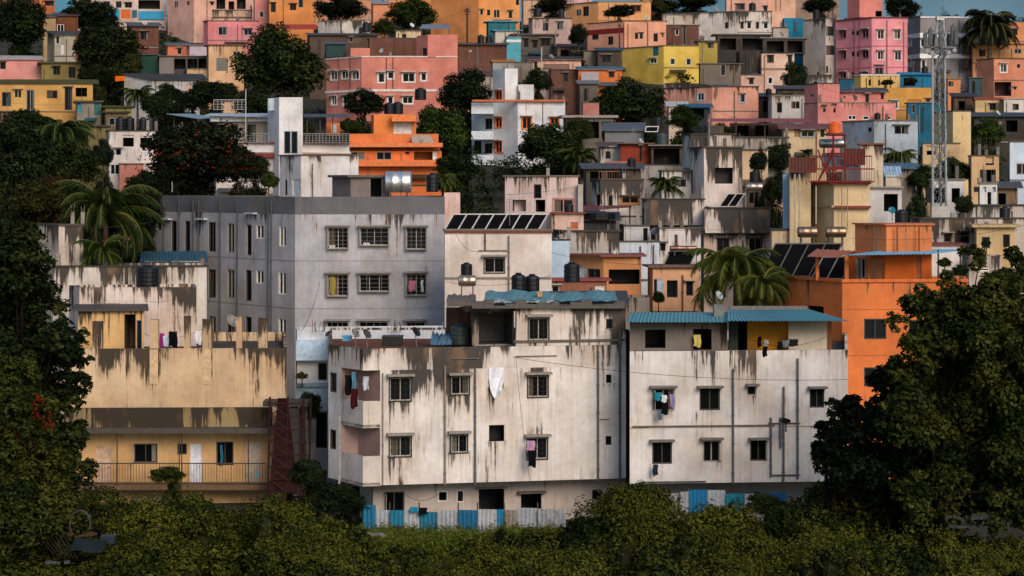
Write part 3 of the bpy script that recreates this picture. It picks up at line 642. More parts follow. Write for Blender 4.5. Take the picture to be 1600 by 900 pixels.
def tin_sheet(label, p, col='5b5a58', name='tin_roof_sheet', cat='roof sheet', posts=(), group=None, pcol='4a4540'):
    """p: four (px,py,Y) corners, front edge first"""
    q = [P(*i) for i in p]; root = empty(name, q[0], label, cat, group); mb = MB(); corr(mb, *q); mb.build('sheet', TIN, root, col)
    if posts:
        for (px, y0, y1, Y) in posts: pb = MB(); pb.tube(P(px, y1, Y), P(px, y0, Y), .05, n=6); pb.build('post', PAINT, root, pcol)
    return root
def railing(label, x0, x1, y0, y1, Y, col='4a3a34', n=14, Y1=None, name='railing', cat='railing', r=.025, bars='v', root=None):
    Y1 = Y if Y1 is None else Y1; a, b, c, d = P(x0, y1, Y), P(x1, y1 , Y1), P(x1, y0, Y1), P(x0, y0, Y); own = root is None
    if own: root = empty(name, a, label, cat)
    mb = MB(); mb.tube(d, c, r * 1.4, n=5); mb.tube(a.lerp(d, .06), b.lerp(c, .06), r, n=5); mb.build('handrail' if own else name, PAINT, root, col); m2 = MB()
    if bars == 'v':
        for i in range(n + 1): m2.tube(a.lerp(b, i / n), d.lerp(c, i / n), r * (.55 if i % 5 else 1), n=4)
    else:
        for i in range(n + 1): m2.tube(a.lerp(b, i / n), d.lerp(c, i / n), r, n=4)
        for k in (.3, .55, .8): m2.tube(a.lerp(d, k), b.lerp(c, k), r * .6, n=4)
    m2.build('balusters', PAINT, root, col); return root
def junk(label, px, py, wpx, Y, col, seed=0, name='rubble_heap', cat='junk'):
    s = F / Y; g = random.Random(seed); mb = MB(); c = P(px, py, Y); W = wpx / s
    for k in range(9):
        x = c.x + g.uniform(-.5, .5) * W; y = Y + g.uniform(-.3, .3) * W * .5; z = c.z + g.uniform(0, .12) * W * .3; l, h, t = g.uniform(.1, .3) * W, g.uniform(.1, .3) * W * .5, g.uniform(.03, .1); a = g.uniform(-.5, .5); e = Vector((math.cos(a), 0, math.sin(a) * .6)) * l; f = Vector((.1, .8, .3)) * h; u = Vector((0, -.1, 1)) * t; o = Vector((x, y, z)) - e / 2
        mb.hexa([o, o + e, o + e + f, o + f, o + u, o + e + u, o + e + f + u, o + f + u])
    return tag(mb.build(name, PAINT, None, col), label, cat)
# ------------------------------------------------------------------ front row: stained white apartment block with the corner balconies
def white_block():
    L, A, C, B, R, Y = 513, 533, 567, 594, 978, 100.0
    root = empty('apartment_block', (X(C, Y), Y, 0), 'stained white apartment block with corner balconies, black parapet drips and a hanging sheet', 'apartment block')
    poly, _ = plan(L, C, R, Y, dl=2.8, dr=2.6, dep=14); fl, ff = Face(poly[0], poly[1]), Face(poly[1], poly[2])
    uA = fl.u(A); uB = ff.u(B); a = fl.pt(uA, 0); b = ff.pt(uB, 0); inn = a + ff.d * uB
    back0 = (poly[0][0] - fl.d.x * 0 , poly[0][1]); zT, zM, zB = Z(545, Y), Z(579, Y), Z(759, Y)
    BRp = (X(R - 2, Y + 15), Y + 15); BLp = (X(L + 3, Y + 15), Y + 15); p2 = lambda v: (v.x, v.y)
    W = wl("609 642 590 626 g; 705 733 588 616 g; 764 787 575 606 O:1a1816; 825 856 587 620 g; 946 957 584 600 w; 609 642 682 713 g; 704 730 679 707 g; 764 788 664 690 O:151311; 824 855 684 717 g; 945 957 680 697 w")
    hs = []; todo = []
    for (x0, x1, y0, y1, t, ex) in W: q = ff.rect(x0, x1, y0, y1); hs.append((q[0] - uB, q[1] - uB, q[2], q[3])); todo.append((t, ex))
    f2 = Face(p2(b), poly[2]); mb = MB(); wallface(mb, f2, zB, zM, [h for h in hs], 1.0, uB, .22, drips=.30, ztop=zT, mod=lambda u: 1.0 if u + uB < ff.u(800) else .5, blobs=[(f2.u(840), Z(580, 101.7), .62, .9), (f2.u(840), Z(676, 101.7), .5, .6), (f2.u(805), Z(690, 101.5), .8, .35), (f2.u(640), Z(590, 100.5), 1.6, .3), (f2.u(700), Z(580, 100.8), 1.0, .4), (f2.u(905), Z(740, 102), .8, .3)])
    fa = Face(poly[0], p2(a)); LW = wl("515 526 582 613 w:4a443d; 515 525 671 702 w:4a443d"); hl = [fl.rect(*q[:4]) for q in LW]
    wallface(mb, fa, zB, zM, hl, .25, 3, .3, drips=.3)
    f3 = Face(poly[2], BRp); wallface(mb, f3, zB, zM, [], .4, 9); f4 = Face(BRp, BLp); wallface(mb, f4, zB, zM, [], .4, 20); f5 = Face(BLp, poly[0]); wallface(mb, f5, zB, zM, [], .4, 30)
    mb.q([(*poly[0], zB), (*p2(a), zB), (inn.x, inn.y, zB), (*p2(b), zB), (*poly[2], zB), (*BRp, zB), (*BLp, zB)][::-1])
    mb.build('wall', WALL, root, 'e0d8d0')
    h = Blk(); h.root = root; h.F = ff; h.L = fl; h.Y = Y; h.C = C; h.poly = poly
    # balcony inside walls with a door
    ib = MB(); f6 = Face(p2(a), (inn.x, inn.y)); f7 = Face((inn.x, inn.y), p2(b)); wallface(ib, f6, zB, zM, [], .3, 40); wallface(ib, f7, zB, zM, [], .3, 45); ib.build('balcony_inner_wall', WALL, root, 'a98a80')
    for zz in (Z(668, Y), zB):
        sb = MB(); po = [p2(a), poly[1], p2(b), (inn.x, inn.y)]; sb.prism(po, zz - .005, zz + .14); sb.build('balcony_floor', PAINT, root, '9a8d82')
    for (y0, y1) in ((627, 669), (713, 760)):
        z0, z1 = Z(y1, Y) + (.14 if y1 < 700 else .0), Z(y0, Y); pb = MB(); k = .12
        g = lambda u, z: .12
        o1 = Face(p2(a), poly[1]); o2 = Face(poly[1], p2(b))
        for fc, off in ((o1, 60), (o2, 64)):
            wallface(pb, fc, Z(y1, Y), z1, [], .42, off, .25); uv = None
            pb.q([fc.pt(0, Z(y1, Y), -k), fc.pt(fc.L, Z(y1, Y), -k), fc.pt(fc.L, z1, -k), fc.pt(0, z1, -k)][::-1]); pb.q([fc.pt(0, z1), fc.pt(fc.L, z1), fc.pt(fc.L, z1, -k), fc.pt(0, z1, -k)], g=[.7] * 4)
        pb.build('balcony_parapet', WALL, root, 'd3c8bd')
    # top band with parapet
    tb = MB(); P0, P1, P2_ = poly[0], poly[1], poly[2]
    f0 = Face(P0, P1); f1 = Face(P1, P2_); wallface(tb, f0, zM, zT, [], 1.02, 70, .18); wallface(tb, f1, zM, zT, [], 1.1, 0, .18, mod=lambda u: 1.0 if u < f1.u(800) else .42)
    wallface(tb, Face(P2_, BRp), zM, zT, [], .6, 90); wallface(tb, Face(BLp, P0), zM, zT, [], .6, 95); wallface(tb, Face(BRp, BLp), zM, zT, [], .6, 99)
    full = [P0, P1, P2_, BRp, BLp]; ip = inset(full, .15); n = 5
    for i in range(n):
        j = (i + 1) % n; tb.q([(*full[i], zT), (*full[j], zT), (*ip[j], zT), (*ip[i], zT)], g=[.9] * 4); tb.q([(*ip[i], zT), (*ip[j], zT), (*ip[j], zT - .6), (*ip[i], zT - .6)], g=[.8] * 4)
    tb.q([(*p, zM) for p in full][::-1]); tb.build('parapet', WALL, root, 'd8cec4')
    rb = MB(); rb.q([(*p, zT - .6) for p in ip]); rb.build('roof', DARK, root, '6a4438')
    for (q, (t, ex)) in zip(hs, todo): window(root, f2, *q, t, ex)
    for q, (x0, x1, y0, y1, t, ex) in zip(hl, LW): window(root, fa, *q, t, ex)
    # taller right part
    Yu = ff.Y(805); solid(root, 'upper_wall', 805, 805, 977.5, 482, 541, Yu, 'd6cabd', "826 857 497 531 g; 947 958 498 514 k", .95, roof='s:3c3833:.28:.22', dr=ff.Y(977.5) - Yu, dep=12, step=.2, drips=.3, down=False)
    ledge(h, 803, 976, 530.5, 534.5, '5d544b', .07)
    # mended parapet heaped on the slab
    mb = MB()
    for k in range(14):
        x0 = 738 + k * 17; Yk = Yu + (x0 - 805) * .006; a_, b_ = P(x0, 482, Yk - .34), P(x0 + 17, 482, Yk - .34); hh = .30 + .14 * math.sin(k * 2.1) + .06 * math.cos(k * 5); mb.hexa([a_, b_, b_ + Vector((0, .5, 0)), a_ + Vector((0, .5, 0)), a_ + Vector((0, 0, hh)), b_ + Vector((0, 0, hh * .93)), b_ + Vector((0, .5, hh)), a_ + Vector((0, .5, hh))])
    mb.build('cement_edging', PAINT, root, '57524c')
    # open roof room
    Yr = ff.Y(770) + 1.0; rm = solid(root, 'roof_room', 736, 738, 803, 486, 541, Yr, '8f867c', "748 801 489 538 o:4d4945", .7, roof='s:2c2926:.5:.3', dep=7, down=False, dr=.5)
    sb = MB(); sb.box(X(700, Yr + 2), X(742, Yr + 2), Yr - .1, Yr + 5, Z(479, Yr), Z(470, Yr)); sb.build('roof_slab', PAINT, root, '5f564e')
    bb = MB(); wallface(bb, Face((X(697, 106), 106), (X(738, 106), 106)), Z(560, 106), Z(480, 106), [], .3); bb.build('brick_infill', BRICK, root, '7a3c26')
    for px, y0, y1 in ((695, 572, 757), (742, 574, 757), (934, 548, 751), (968, 536, 750), (598, 582, 758)): pipe(h, px, y0, y1, {695: '8a7d6f', 598: '8d8378'}.get(px, '5d6265'), .035 if px == 598 else .06)
    for a_ in ((805, 870, 556), (706, 748, 560), (934, 952, 655)): hpipe(h, *a_, r=.025)
    # ground floor set back under the overhang
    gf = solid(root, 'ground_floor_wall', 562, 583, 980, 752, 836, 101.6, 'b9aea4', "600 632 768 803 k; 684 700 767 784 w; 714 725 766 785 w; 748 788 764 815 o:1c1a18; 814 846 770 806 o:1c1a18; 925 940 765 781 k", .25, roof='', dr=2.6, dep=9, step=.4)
    ledge(gf, 808, 852, 767, 770, '5a5148', .35); ledge(gf, 743, 792, 760.5, 763, '6a625a', .2)
    return h
W1 = white_block()

# white block with the blue corrugated roof
r = H('white painted block with blue corrugated roof over its unplastered upper floor', 984, 984, 1325, 549, 756, 99, 'd9d3cc',
      "1019 1054 607 642 k; 1093 1125 604 641 k; 1167 1182 601 618 k; 1265 1288 604 637 k; 1019 1050 690 725 k; 1098 1125 688 722 k; 1172 1198 685 720 k; 1266 1290 690 722 k",
      name='apartment_block', cat='apartment block', st=.6, dr=.9, dep=14, step=.3, drips=.22, down=False)
W2 = r
for x0, x1, y in ((1015, 1057, 602.5), (1089, 1129, 602.5), (1262, 1291, 603.5), (1015, 1053, 686.5), (1094, 1129, 683.5), (1169, 1201, 683.5), (1165, 1185, 599.5)): ledge(r, x0, x1, y, y + 3, '6d665e', .42, name='sunshade')
solid(r.root, 'upper_wall', 984, 984, 1137, 500, 548, 100.1, '78716a', "1008 1040 515 544 o:1d1b19; 1083 1112 514 547 o:1d1b19", .55, roof='', dr=.4, dep=6, step=.3, down=False)
solid(r.root, 'green_wall', 1138, 1138, 1169, 500, 548, 101.6, '3f4f49', "1153 1168 503 547 o:161513", .2, roof='', dep=4, down=False)
solid(r.root, 'ochre_wall', 1168, 1168, 1232, 500, 548, 101.6, 'd3902f', "", .15, roof='', dep=4, down=False)
solid(r.root, 'upper_wall', 1232, 1232, 1293, 500, 548, 100.6, 'cfc2ad', "", .2, roof='', dep=5, down=False)
solid(r.root, 'post', 1294, 1294, 1300, 502, 548, 100.6, '7a4a2a', "", .2, roof='', dep=.5, down=False)
for (x0, x1, xb0, xb1, y0, yb, YY) in ((979, 1139, 986, 1137, 503.5, 488, 98.9), (1136, 1327, 1137, 1266, 501.5, 484, 98.6)):
    mb = MB(); corr(mb, P(x0, y0, YY), P(x1, y0, YY + .4), P(xb1, yb, YY + 4.4), P(xb0, yb, YY + 4.4), .2, .03); mb.build('roof_sheet', TIN, r.root, '56949c')
mb = MB(); mb.box(X(1140, 103.2), X(1262, 103.2), 103.3, 103.6, Z(500, 103), Z(479, 103)); mb.build('ridge_wall', PAINT, r.root, '6e6a60')
mb = MB(); mb.box(X(1117, 101), X(1132, 101), 101.4, 102, Z(500, 101), Z(477, 101)); mb.build('cement_pier', PAINT, r.root, '6c7069')
for px, y0, y1 in ((1145, 576, 757), (1224, 604, 756), (1246, 560, 748), (1204, 652, 745), (1219, 652, 700)): pipe(r, px, y0, y1, '585c5e', .055)
for a_ in ((988, 1210, 665, '6d5a4c'), (990, 1012, 667, '6d5a4c'), (1000, 1103, 752.5, '4c4640'), (1200, 1250, 661, '4c4640'), (1205, 1250, 742, '4c4640')): hpipe(r, *a_, r=.035)
ledge(r, 985, 1324, 666, 667.5, '9d958b', .03)
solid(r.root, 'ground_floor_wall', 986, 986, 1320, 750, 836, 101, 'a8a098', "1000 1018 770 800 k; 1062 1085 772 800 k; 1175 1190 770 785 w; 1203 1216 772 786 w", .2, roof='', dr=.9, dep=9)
# dark strip painted as the shade in the gap between the white blocks
H('narrow strip painted dark as shade in the slit between the two white blocks', 977, 978, 985, 520, 760, 103.5, '3f342b', name='wall', cat='wall', part='wall', st=.6, roof='', dep=3)

# cream left block with the balcony corridor
r = H('cream block with bare parapet posts, wide blank stained wall and a railed corridor', 96, 96, 448, 545, 676, 108, 'd2b692', "", name='apartment_block', cat='apartment block', st=.79, dr=.5, dep=12, step=.24, down=False)
C1 = r
for x0, x1, y0 in ((144, 159, 502), (234, 247, 500), (287, 297, 494), (316, 330, 499), (369, 378, 495), (403, 417, 497)):
    mb = MB(); u0, u1 = r.F.u(x0), r.F.u(x1); fc = Face((r.F.pt(u0, 0, -.02).x, r.F.pt(u0, 0, -.02).y), (r.F.pt(u1, 0, -.02).x, r.F.pt(u1, 0, -.02).y)); z1 = Z(y0, 108.2)
    wallface(mb, fc, r.zT, z1, [], .9, x0, .2); k = (u1 - u0)
    c = [fc.pt(0, 0), fc.pt(fc.L, 0), fc.pt(fc.L, 0, -k), fc.pt(0, 0, -k)]; c = [(v.x, v.y) for v in c]
    for i in (1, 2, 3): wallface(mb, Face(c[i], c[(i + 1) % 4]), r.zT, z1, [], .9, x0 + i, .3)
    mb.q([(*v, z1) for v in c], g=[.8] * 4); mb.build('parapet_post', WALL, r.root, 'c4a684')
for x0, x1 in ((234, 247), (316, 330)): ledge(r, x0, x1, 546, 600, 'ccac84', .035, name='pilaster')
lo = solid(r.root, 'lower_wall', 96, 96, 446, 676.5, 800, 108, 'd0a874', "150 174 697 758 d:c5a487; 209 246 693 723 k; 277 292 693 710 k; 297 315 694 757 d:d7d8dc; 338 365 690 727 k; 384 408 690 757 d:c7b29a", .22, roof='', dr=.5, dep=11, step=.4)
pz0, pz1 = Z(668, 107.2), Z(637, 107.2); f = Face((X(100, 107), 107), (X(421, 107), 107.4)); mb = MB(); wallface(mb, f, pz0, pz1, [], 1.45, 0, .2); mb.q([f.pt(0, pz1), f.pt(f.L, pz1), f.pt(f.L, pz1, -.14), f.pt(0, pz1, -.14)], g=[.9] * 4); mb.q([f.pt(0, pz0, -.14), f.pt(0, pz1, -.14), f.pt(f.L, pz1, -.14), f.pt(f.L, pz0, -.14)]); wallface(mb, Face((f.pt(f.L, 0).x, f.pt(f.L, 0).y), (f.pt(f.L, 0).x, 108.4)), pz0, pz1, [], .9, 40); mb.build('balcony_parapet', WALL, r.root, '8f7c58')
mb = MB(); mb.box(X(96, 107), X(428, 107), 106.7, 108, Z(676.5, 107), Z(668, 107)); mb.build('balcony_slab', PAINT, r.root, '4c453c')
mb = MB(); mb.box(X(96, 107), X(424, 107), 106.8, 107.98, Z(765, 107), Z(757.5, 107)); mb.build('corridor_slab', PAINT, r.root, '6a5238')
railing(None, 137, 415, 724, 757, 106.95, '4a3c30', 62, name='corridor_railing', root=r.root)
for px in (183, 280, 284, 388): mb = MB(); mb.tube(P(px, 757, 107), P(px, 676, 107), .035); mb.build('post', PAINT, r.root, '4a3a2c')
H('stained pale pink roof block with sagging flat top behind the parapet posts', 108, 124, 307, 449, 560, 116, 'd2b8aa', "147 188 474 484 k", st=.85, step=.24, dep=7, dr=.3)
H('small ochre roof room with open doorway between parapet posts', 122, 122, 225, 486, 560, 111, 'd9b078', "194 212 491 546 o:5a4630; 213 222 500 546 k", st=.5, roof='s:4a4038:.3:.14', dep=4)
H('long stained white upper wall holding a black tank above the pink roof block', 83, 83, 323, 417, 470, 123, 'cfc4b4', "", st=1.0, step=.24, dep=6, dr=.3)
H('blackened bare concrete block at the foot of the palms', 60, 92, 130, 353, 430, 128, 'b9a68c', "", st=1.05, step=.24, dep=6)
H('low dark roof room with blue plastic cover beside the grey flats', 225, 225, 318, 408, 440, 131, '5a5148', "", st=.8, roof='t:2b5f74:.5:.3', dep=5)
# rusty lean-to
def lean_to():
    Y = 104.5; root = empty('scaffold_tower', (X(448, Y), Y, 0), 'rust red steel tower with grey sheeting leaning at the end of the cream block', 'scaffold tower'); g = random.Random(5)
    for (x0, x1, x2, x3, yt, yb, col) in ((434, 450, 466, 420, 622, 770, '35120a'), (452, 466, 478, 458, 628, 775, '4a4642'), (464, 476, 482, 472, 640, 770, '30110a'), (470, 480, 484, 474, 625, 760, '6b675f')):
        mb = MB(); corr(mb, P(x3, yb, Y), P(x2, yb, Y + .3), P(x1, yt, Y + 1), P(x0, yt, Y + 1), .16, .03); mb.build('sheet', TIN, root, col); Y += .35
    mb = MB()
    for px in (418, 446, 470, 482): mb.tube(P(px, 790, 104.6), P(px + 4, 620, 105.5), .06)
    for k in range(7):
        y = 630 + 20 * k; mb.tube(P(420, y, 104.5), P(482, y + g.uniform(-3, 3), 104.7), .035); mb.tube(P(422, y, 104.5), P(448, y + 20, 104.5), .03); mb.tube(P(448, y, 104.5), P(422, y + 20, 104.5), .03)
    mb.build('frame', PAINT, root, '33120b')
    mb = MB(); mb.box(X(412, 106), X(482, 106), 105.6, 107, Z(634, 106), Z(626, 106)); mb.build('top_slab', PAINT, root, '3c362f')
lean_to()
# pale blue and white building between cream and white blocks
r = H('pale blue building with bright white roof parapet squeezed between the white and grey blocks', 462, 464, 695, 516, 800, 114, 'cfd5da', "497 511 567 594 k; 494 511 645 700 o:20262a; 494 510 735 780 k; 468 476 735 780 k", name='house', st=.18, dep=6, dr=.2, step=.4)
band(r, 531, 562, 'b7cfe0', .55, 'balcony_band', 'F', x1=515); band(r, 601, 640, 'b3cddd', .5, 'balcony_band', 'F', x1=515)
mb = MB(); mb.box(X(463, 113.4), X(514, 113.4), 113.3, 113.95, Z(604, 113.4), Z(600, 113.4)); mb.build('ledge', PAINT, r.root, '8fb0c0')

# grey flats
r = H('tall grey apartment block with three rows of caged windows and a darker top band', 235, 461, 695, 335, 660, 128, 'afaeb1',
      "513 544 356 388 G; 563 607 356 383 G; 635 666 356 389 G; 512 544 429 462 G; 562 608 429 455 G; 635 666 428 461 G; 511 544 503 536 G; 562 606 503 530 G; 635 664 503 536 G;"
      "245 252 346 360 k; 268 276 345 393 k; 289 297 345 393 k; 326 337 347 393 k; 355 366 349 395 k; 384 393 350 400 k; 400 412 351 373 w; 436 447 353 385 w;"
      "268 276 420 463 k; 289 297 420 463 k; 326 337 421 465 k; 355 366 421 466 k; 384 393 422 470 k; 400 412 422 443 w; 435 447 425 460 w;"
      "326 337 494 540 k; 355 366 494 540 k; 384 393 495 543 k; 435 447 497 531 w", name='apartment_block', cat='apartment block', st=.48, dl=15, dr=.15, dep=14, step=.5, drips=.12, roof='')
G1 = r
solid(r.root, 'top_band', 235, 461, 695, 307.5, 335, 128, '67676a', "", .25, dl=15, dr=.15, dep=14, down=False, par=.5)
band(r, 407, 408, '8f8788', .02); band(r, 481.5, 482.5, '8f8788', .02)
for px in (257, 281, 303, 312, 345, 372, 420, 425): pipe(r, px, 314 if px > 300 else 311, 560, '4c5052', .05, 'L')
for px, y in ((262, 341), (395, 332), (318, 341)): ledge(r, px - 7, px + 7, y, y + 2.5, 'b9bcbc', .35, 'L', 'sunshade')
for (x0, x1, y0, y1) in ((515, 524, 383, 389), (568, 578, 379, 383)): ledge(r, x0, x1, y0, y1, 'bdb6a8', .28, 'F', 'window_box')
H('white roof-top block with a black stain and narrow doors on the grey flats', 437, 470, 560, 243, 320, 139, 'd3cfcc', "445 449 281 305 k; 457 469 280 305 d:c9cccd", st=.72, step=.24, dep=5, down=False)
solid(G1.root, 'roof_room', 519, 548, 610, 277, 330, 130.5, '7f7671', "579 596 279 308 o:171514", .3, roof='s:5e5650:.25:.16', down=False, dep=5)
cyl_tank('large polished steel water cylinder on the roof of the grey flats', 602, 643, 268, 301, 130, 'e4e2de', .35)
tank('black plastic tank behind the steel cylinder on the grey flats', 666, 685, 270, 300, 136)
# white block with the slanted collectors
r = H('low white block under a full row of dark slanted solar collectors', 694, 695, 862, 362, 560, 121, 'd9cec5', "757 788 403 426 g", st=.2, step=.4, dep=8, dr=.1)
S1 = r
band(r, 360, 364, '6a3c2a', .12, 'roof_edge', 'F'); pipe(r, 758, 364, 392, '5c4b40'); pipe(r, 795, 368, 470, '6a6560'); hpipe(r, 748, 796, 391.5)
solar('row of seven dark solar collectors with pale dividers on the low white block', 695, 842, 335, 359, 121.3, 7, 14, 1.6)
H('pale pink roof block with orange edge beside the grey flats', 694, 694, 719, 301, 345, 134, 'd4b5aa', "", st=.3, dep=4)
H('light blue stair block next to the white solar block', 861, 861, 890, 376, 460, 126, 'a9bfd2', "", st=.2, dep=6)
# orange block on the right
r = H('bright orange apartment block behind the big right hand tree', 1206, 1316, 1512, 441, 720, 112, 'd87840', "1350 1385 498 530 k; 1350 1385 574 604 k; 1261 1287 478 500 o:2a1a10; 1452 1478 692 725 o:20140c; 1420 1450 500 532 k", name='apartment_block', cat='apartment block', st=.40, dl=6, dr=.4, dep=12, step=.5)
O1 = r
band(r, 436, 441, 'c8642a', .12, 'cornice'); band(r, 483, 484, 'a9582a', .015, 'groove', 'F'); band(r, 555, 556, 'a9582a', .015, 'groove', 'F')
solid(r.root, 'roof_room', 1320, 1383, 1456, 395, 440, 114, 'c96326', "1337 1353 402 436 k; 1356 1381 404 439 d:b8764a; 1432 1440 400 438 d:8d4a22", .12, roof='', down=False, dep=5)
solid(r.root, 'stair_tower', 1336, 1385, 1456, 352, 396, 115, 'd98350', "", .35, roof='s:b8683c:.15:.1', down=False, dep=5)
mb = MB(); [mb.tube(P(x, 392, 114.2), P(x + 3, 356, 114.9), .05, n=4) for x in (1363, 1369)]; mb.build('ladder', PAINT, r.root, '4a3a30')
for px in (1402, 1436): mb = MB(); mb.tube(P(px, 393, 114.7), P(px, 354, 114.7), .05); mb.build('drain_pipe', PAINT, r.root, '8a4a28')
for x0, x1 in ((1274, 1279), (1319, 1325)): mb = MB(); mb.box(X(x0, 114), X(x1, 114), 113.8, 114.1, Z(438, 114), Z(400, 114)); mb.build('roof_post', PAINT, r.root, 'b5622e')
tin_sheet('long light blue canopy sheet over the orange roof terrace', [(1318, 399, 112.4), (1446, 397, 112.4), (1531, 389, 117), (1390, 390, 117)], '6fa3bd', 'canopy', 'canopy', [(1466, 390, 440, 114), (1501, 390, 440, 114), (1512, 389, 440, 114)])
tin_sheet('rust orange awning sheet on thin posts at the left end of the orange roof', [(1260, 401, 112.5), (1308, 402, 112.5), (1340, 392, 116), (1276, 389, 116)], '9c5a3a', 'awning', 'awning')
solar('black slanted collectors on the terrace left of the orange block', 1186, 1290, 381, 432, 119, 4, 26, 3.2, '5d5a55')
solar('black slanted collectors under the awning of the orange roof', 1268, 1316, 402, 436, 117, 2, 18, 2.4, '8a8780')
for x0, x1, n in ((1246, 1277, 'left'), (1289, 1322, 'right')): cyl_tank('brown steel water cylinder on the %s above the black collectors' % n, x0, x1, 354, 371, 124, '9c8168', .5, 'brown water cylinders')
# ------------------------------------------------------------------ middle of the slope
H('peach house with a long covered veranda in front of the light blue wall', 890, 943, 1001, 401, 480, 127, 'c98c5c', "951 1000 421 444 o:2c2620; 918 938 420 440 k; 905 916 418 440 d:b9c2c8", st=.3, roof='s:7a4434:.35:.12', dep=6, dl=2.5)
H('low brick red wall house with cream panels beside the black tanks', 845, 860, 948, 439, 520, 122, '8a5a48', "862 874 446 462 w; 930 945 447 462 d:cfc5b5", st=.4, dep=4, roof='s:8a3f34:.25:.1')
H('peach house with white door openings left of the coconut palm', 1012, 1020, 1092, 418, 520, 126, 'd3a27c', "1019 1027 436 460 k; 1027 1037 436 462 d:aebac6; 1042 1059 438 465 o:7a7d80; 1072 1083 440 462 k", st=.3, dep=5, roof='s:6a4a3a:.3:.12')
H('low grey garden wall with mould under the peach veranda', 975, 975, 1015, 465, 520, 123, '8a8078', "", st=.7, dep=3, name='wall', cat='wall')
H('long bluish white wall house with drips along its top', 888, 945, 1030, 378, 470, 134, 'c2cbd3', "", st=.55, dep=6, dl=1.5, step=.3)
H('weathered white house with curved corner behind the tilted dark panel', 1028, 1030, 1095, 357, 470, 136, 'cfc8c2', "1032 1040 380 392 k", st=.95, dep=6, step=.3)
H('low stained grey wall house with flat coping behind the light blue block', 862, 880, 968, 362, 420, 133, '8b857e', "", st=.9, dep=5, name='house')
H('white shed wall with small dark items on its ledge', 968, 975, 1015, 354, 400, 139, 'c3c2c2', "1005 1012 356 378 k", st=.35, dep=4)
H('black streaked parapet house in the middle of the slope', 1003, 1010, 1101, 312, 352, 141, 'c9c2ba', "", st=1.4, dep=6, step=.25, down=False, roof='f')
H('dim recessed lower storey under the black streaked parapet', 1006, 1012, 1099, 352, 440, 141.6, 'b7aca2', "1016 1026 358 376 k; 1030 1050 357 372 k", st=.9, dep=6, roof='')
H('long black streaked terrace wall right of the white stair tower', 1102, 1102, 1204, 326, 364, 139, 'c9c2ba', "", st=1.45, dep=6, step=.25, down=False)
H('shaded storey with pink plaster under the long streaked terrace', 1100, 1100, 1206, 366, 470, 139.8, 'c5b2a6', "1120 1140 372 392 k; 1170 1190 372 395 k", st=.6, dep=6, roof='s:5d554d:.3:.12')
H('white stair tower with heavy black drips and one square window', 1078, 1100, 1160, 231, 420, 148, 'd9c3b8', "1117 1145 262 287 O:2a2622", st=.92, step=.24, dl=4, dep=4)
H('white walled house with pink barred shutter on the ridge of roofs', 789, 855, 903, 276, 360, 140, 'd6c0ba', "834 846 288 310 k; 865 896 311 332 W:b0847c; 800 822 312 330 o:2a2725; 836 852 312 331 o:2a2725", st=.6, step=.3, dl=1.2, dep=5)
H('narrow grey fin wall beside the house with the pink barred shutter', 903, 903, 911, 288, 360, 139.5, 'a9a19b', "", st=.4, dep=3, name='wall', cat='wall')
H('pinkish long house under the red roof edge behind the collectors', 862, 862, 912, 334, 380, 137, 'd2b2a4', "892 903 347 358 d:b0603a", st=.3, roof='s:7a3f30:.2:.1', dep=4)
H('streaked white house with an arched dark door and a red tin porch', 925, 938, 1006, 281, 360, 147, 'd0c4b6', "930 942 304 322 o:191715; 950 958 304 322 k; 971 998 307 318 W:a5703e", st=.85, step=.26, dep=5, dl=2)
tin_sheet('rusty red tin porch sheet in front of the streaked white house', [(909, 330, 143), (985, 324, 143), (990, 321, 146), (912, 321, 146)], '6e2f25', posts=[(912, 323, 350, 143.5), (984, 323, 350, 143.5)])
H('dark roofed stall piled with black sheets under the red porch', 907, 907, 962, 343, 380, 138, '2e3133', "", st=.3, roof='t:1d2224:.5:.4', dep=4)
H('small cream room with leaning doors right of the white stair tower', 1160, 1160, 1200, 235, 330, 156, 'cdb190', "1172 1180 245 262 k", st=.4, dep=4)
H('mouldy flower box wall on top of the white stair tower terrace', 1066, 1080, 1150, 211, 262, 153, 'b9b0a4', "", st=1.2, step=.28, dep=4, down=False)
H('streaked white water box above the mouldy flower box wall', 1085, 1110, 1131, 196, 240, 156, 'cbbdb0', "", st=1.2, dep=3, down=False)
H('grey terrace wall with a white jar on its coping', 1148, 1148, 1232, 216, 300, 158, '98948e', "1160 1168 236 246 k", st=.5, dep=5)
H('red brown house with a shaded porch and cloths on its wall', 970, 970, 1018, 225, 258, 165, '8a3a26', "999 1003 228 252 k", st=.3, roof='s:5b463c:.4:.1', dep=4)
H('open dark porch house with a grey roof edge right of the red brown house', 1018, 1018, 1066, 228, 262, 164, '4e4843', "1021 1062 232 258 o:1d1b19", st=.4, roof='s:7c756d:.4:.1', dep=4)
H('long pale wall below the red brown house', 935, 940, 1068, 258, 300, 162, 'a7a098', "", st=.6, dep=4, step=.3)
H('grey tin walled sheds in the trees above the red brown house', 945, 945, 1006, 203, 225, 172, '6f7274', "", st=.3, roof='t:55585a:.8:.3', dep=4)
H('unfinished concrete frame house with bare slab and posts', 880, 885, 958, 184, 240, 186, '6a625a', "888 903 190 214 o:2a2622; 907 936 190 216 o:26221e; 940 955 190 216 o:2a2622", st=.6, roof='s:8b837a:.4:.25', dep=6)
H('white house with orange window surrounds and a stepped stair tower', 737, 809, 883, 158, 262, 205, 'd8d9da',
  "816 830 183 201 t:d2713a; 860 873 184 195 t:d2713a; 774 784 142 156 t:d2713a; 774 784 184 199 t:d2713a; 774 784 221 238 t:d2713a; 758 769 185 202 k; 741 752 220 240 k; 757 769 224 240 k", st=.15, dl=6, dep=6, dr=.1, step=.5)
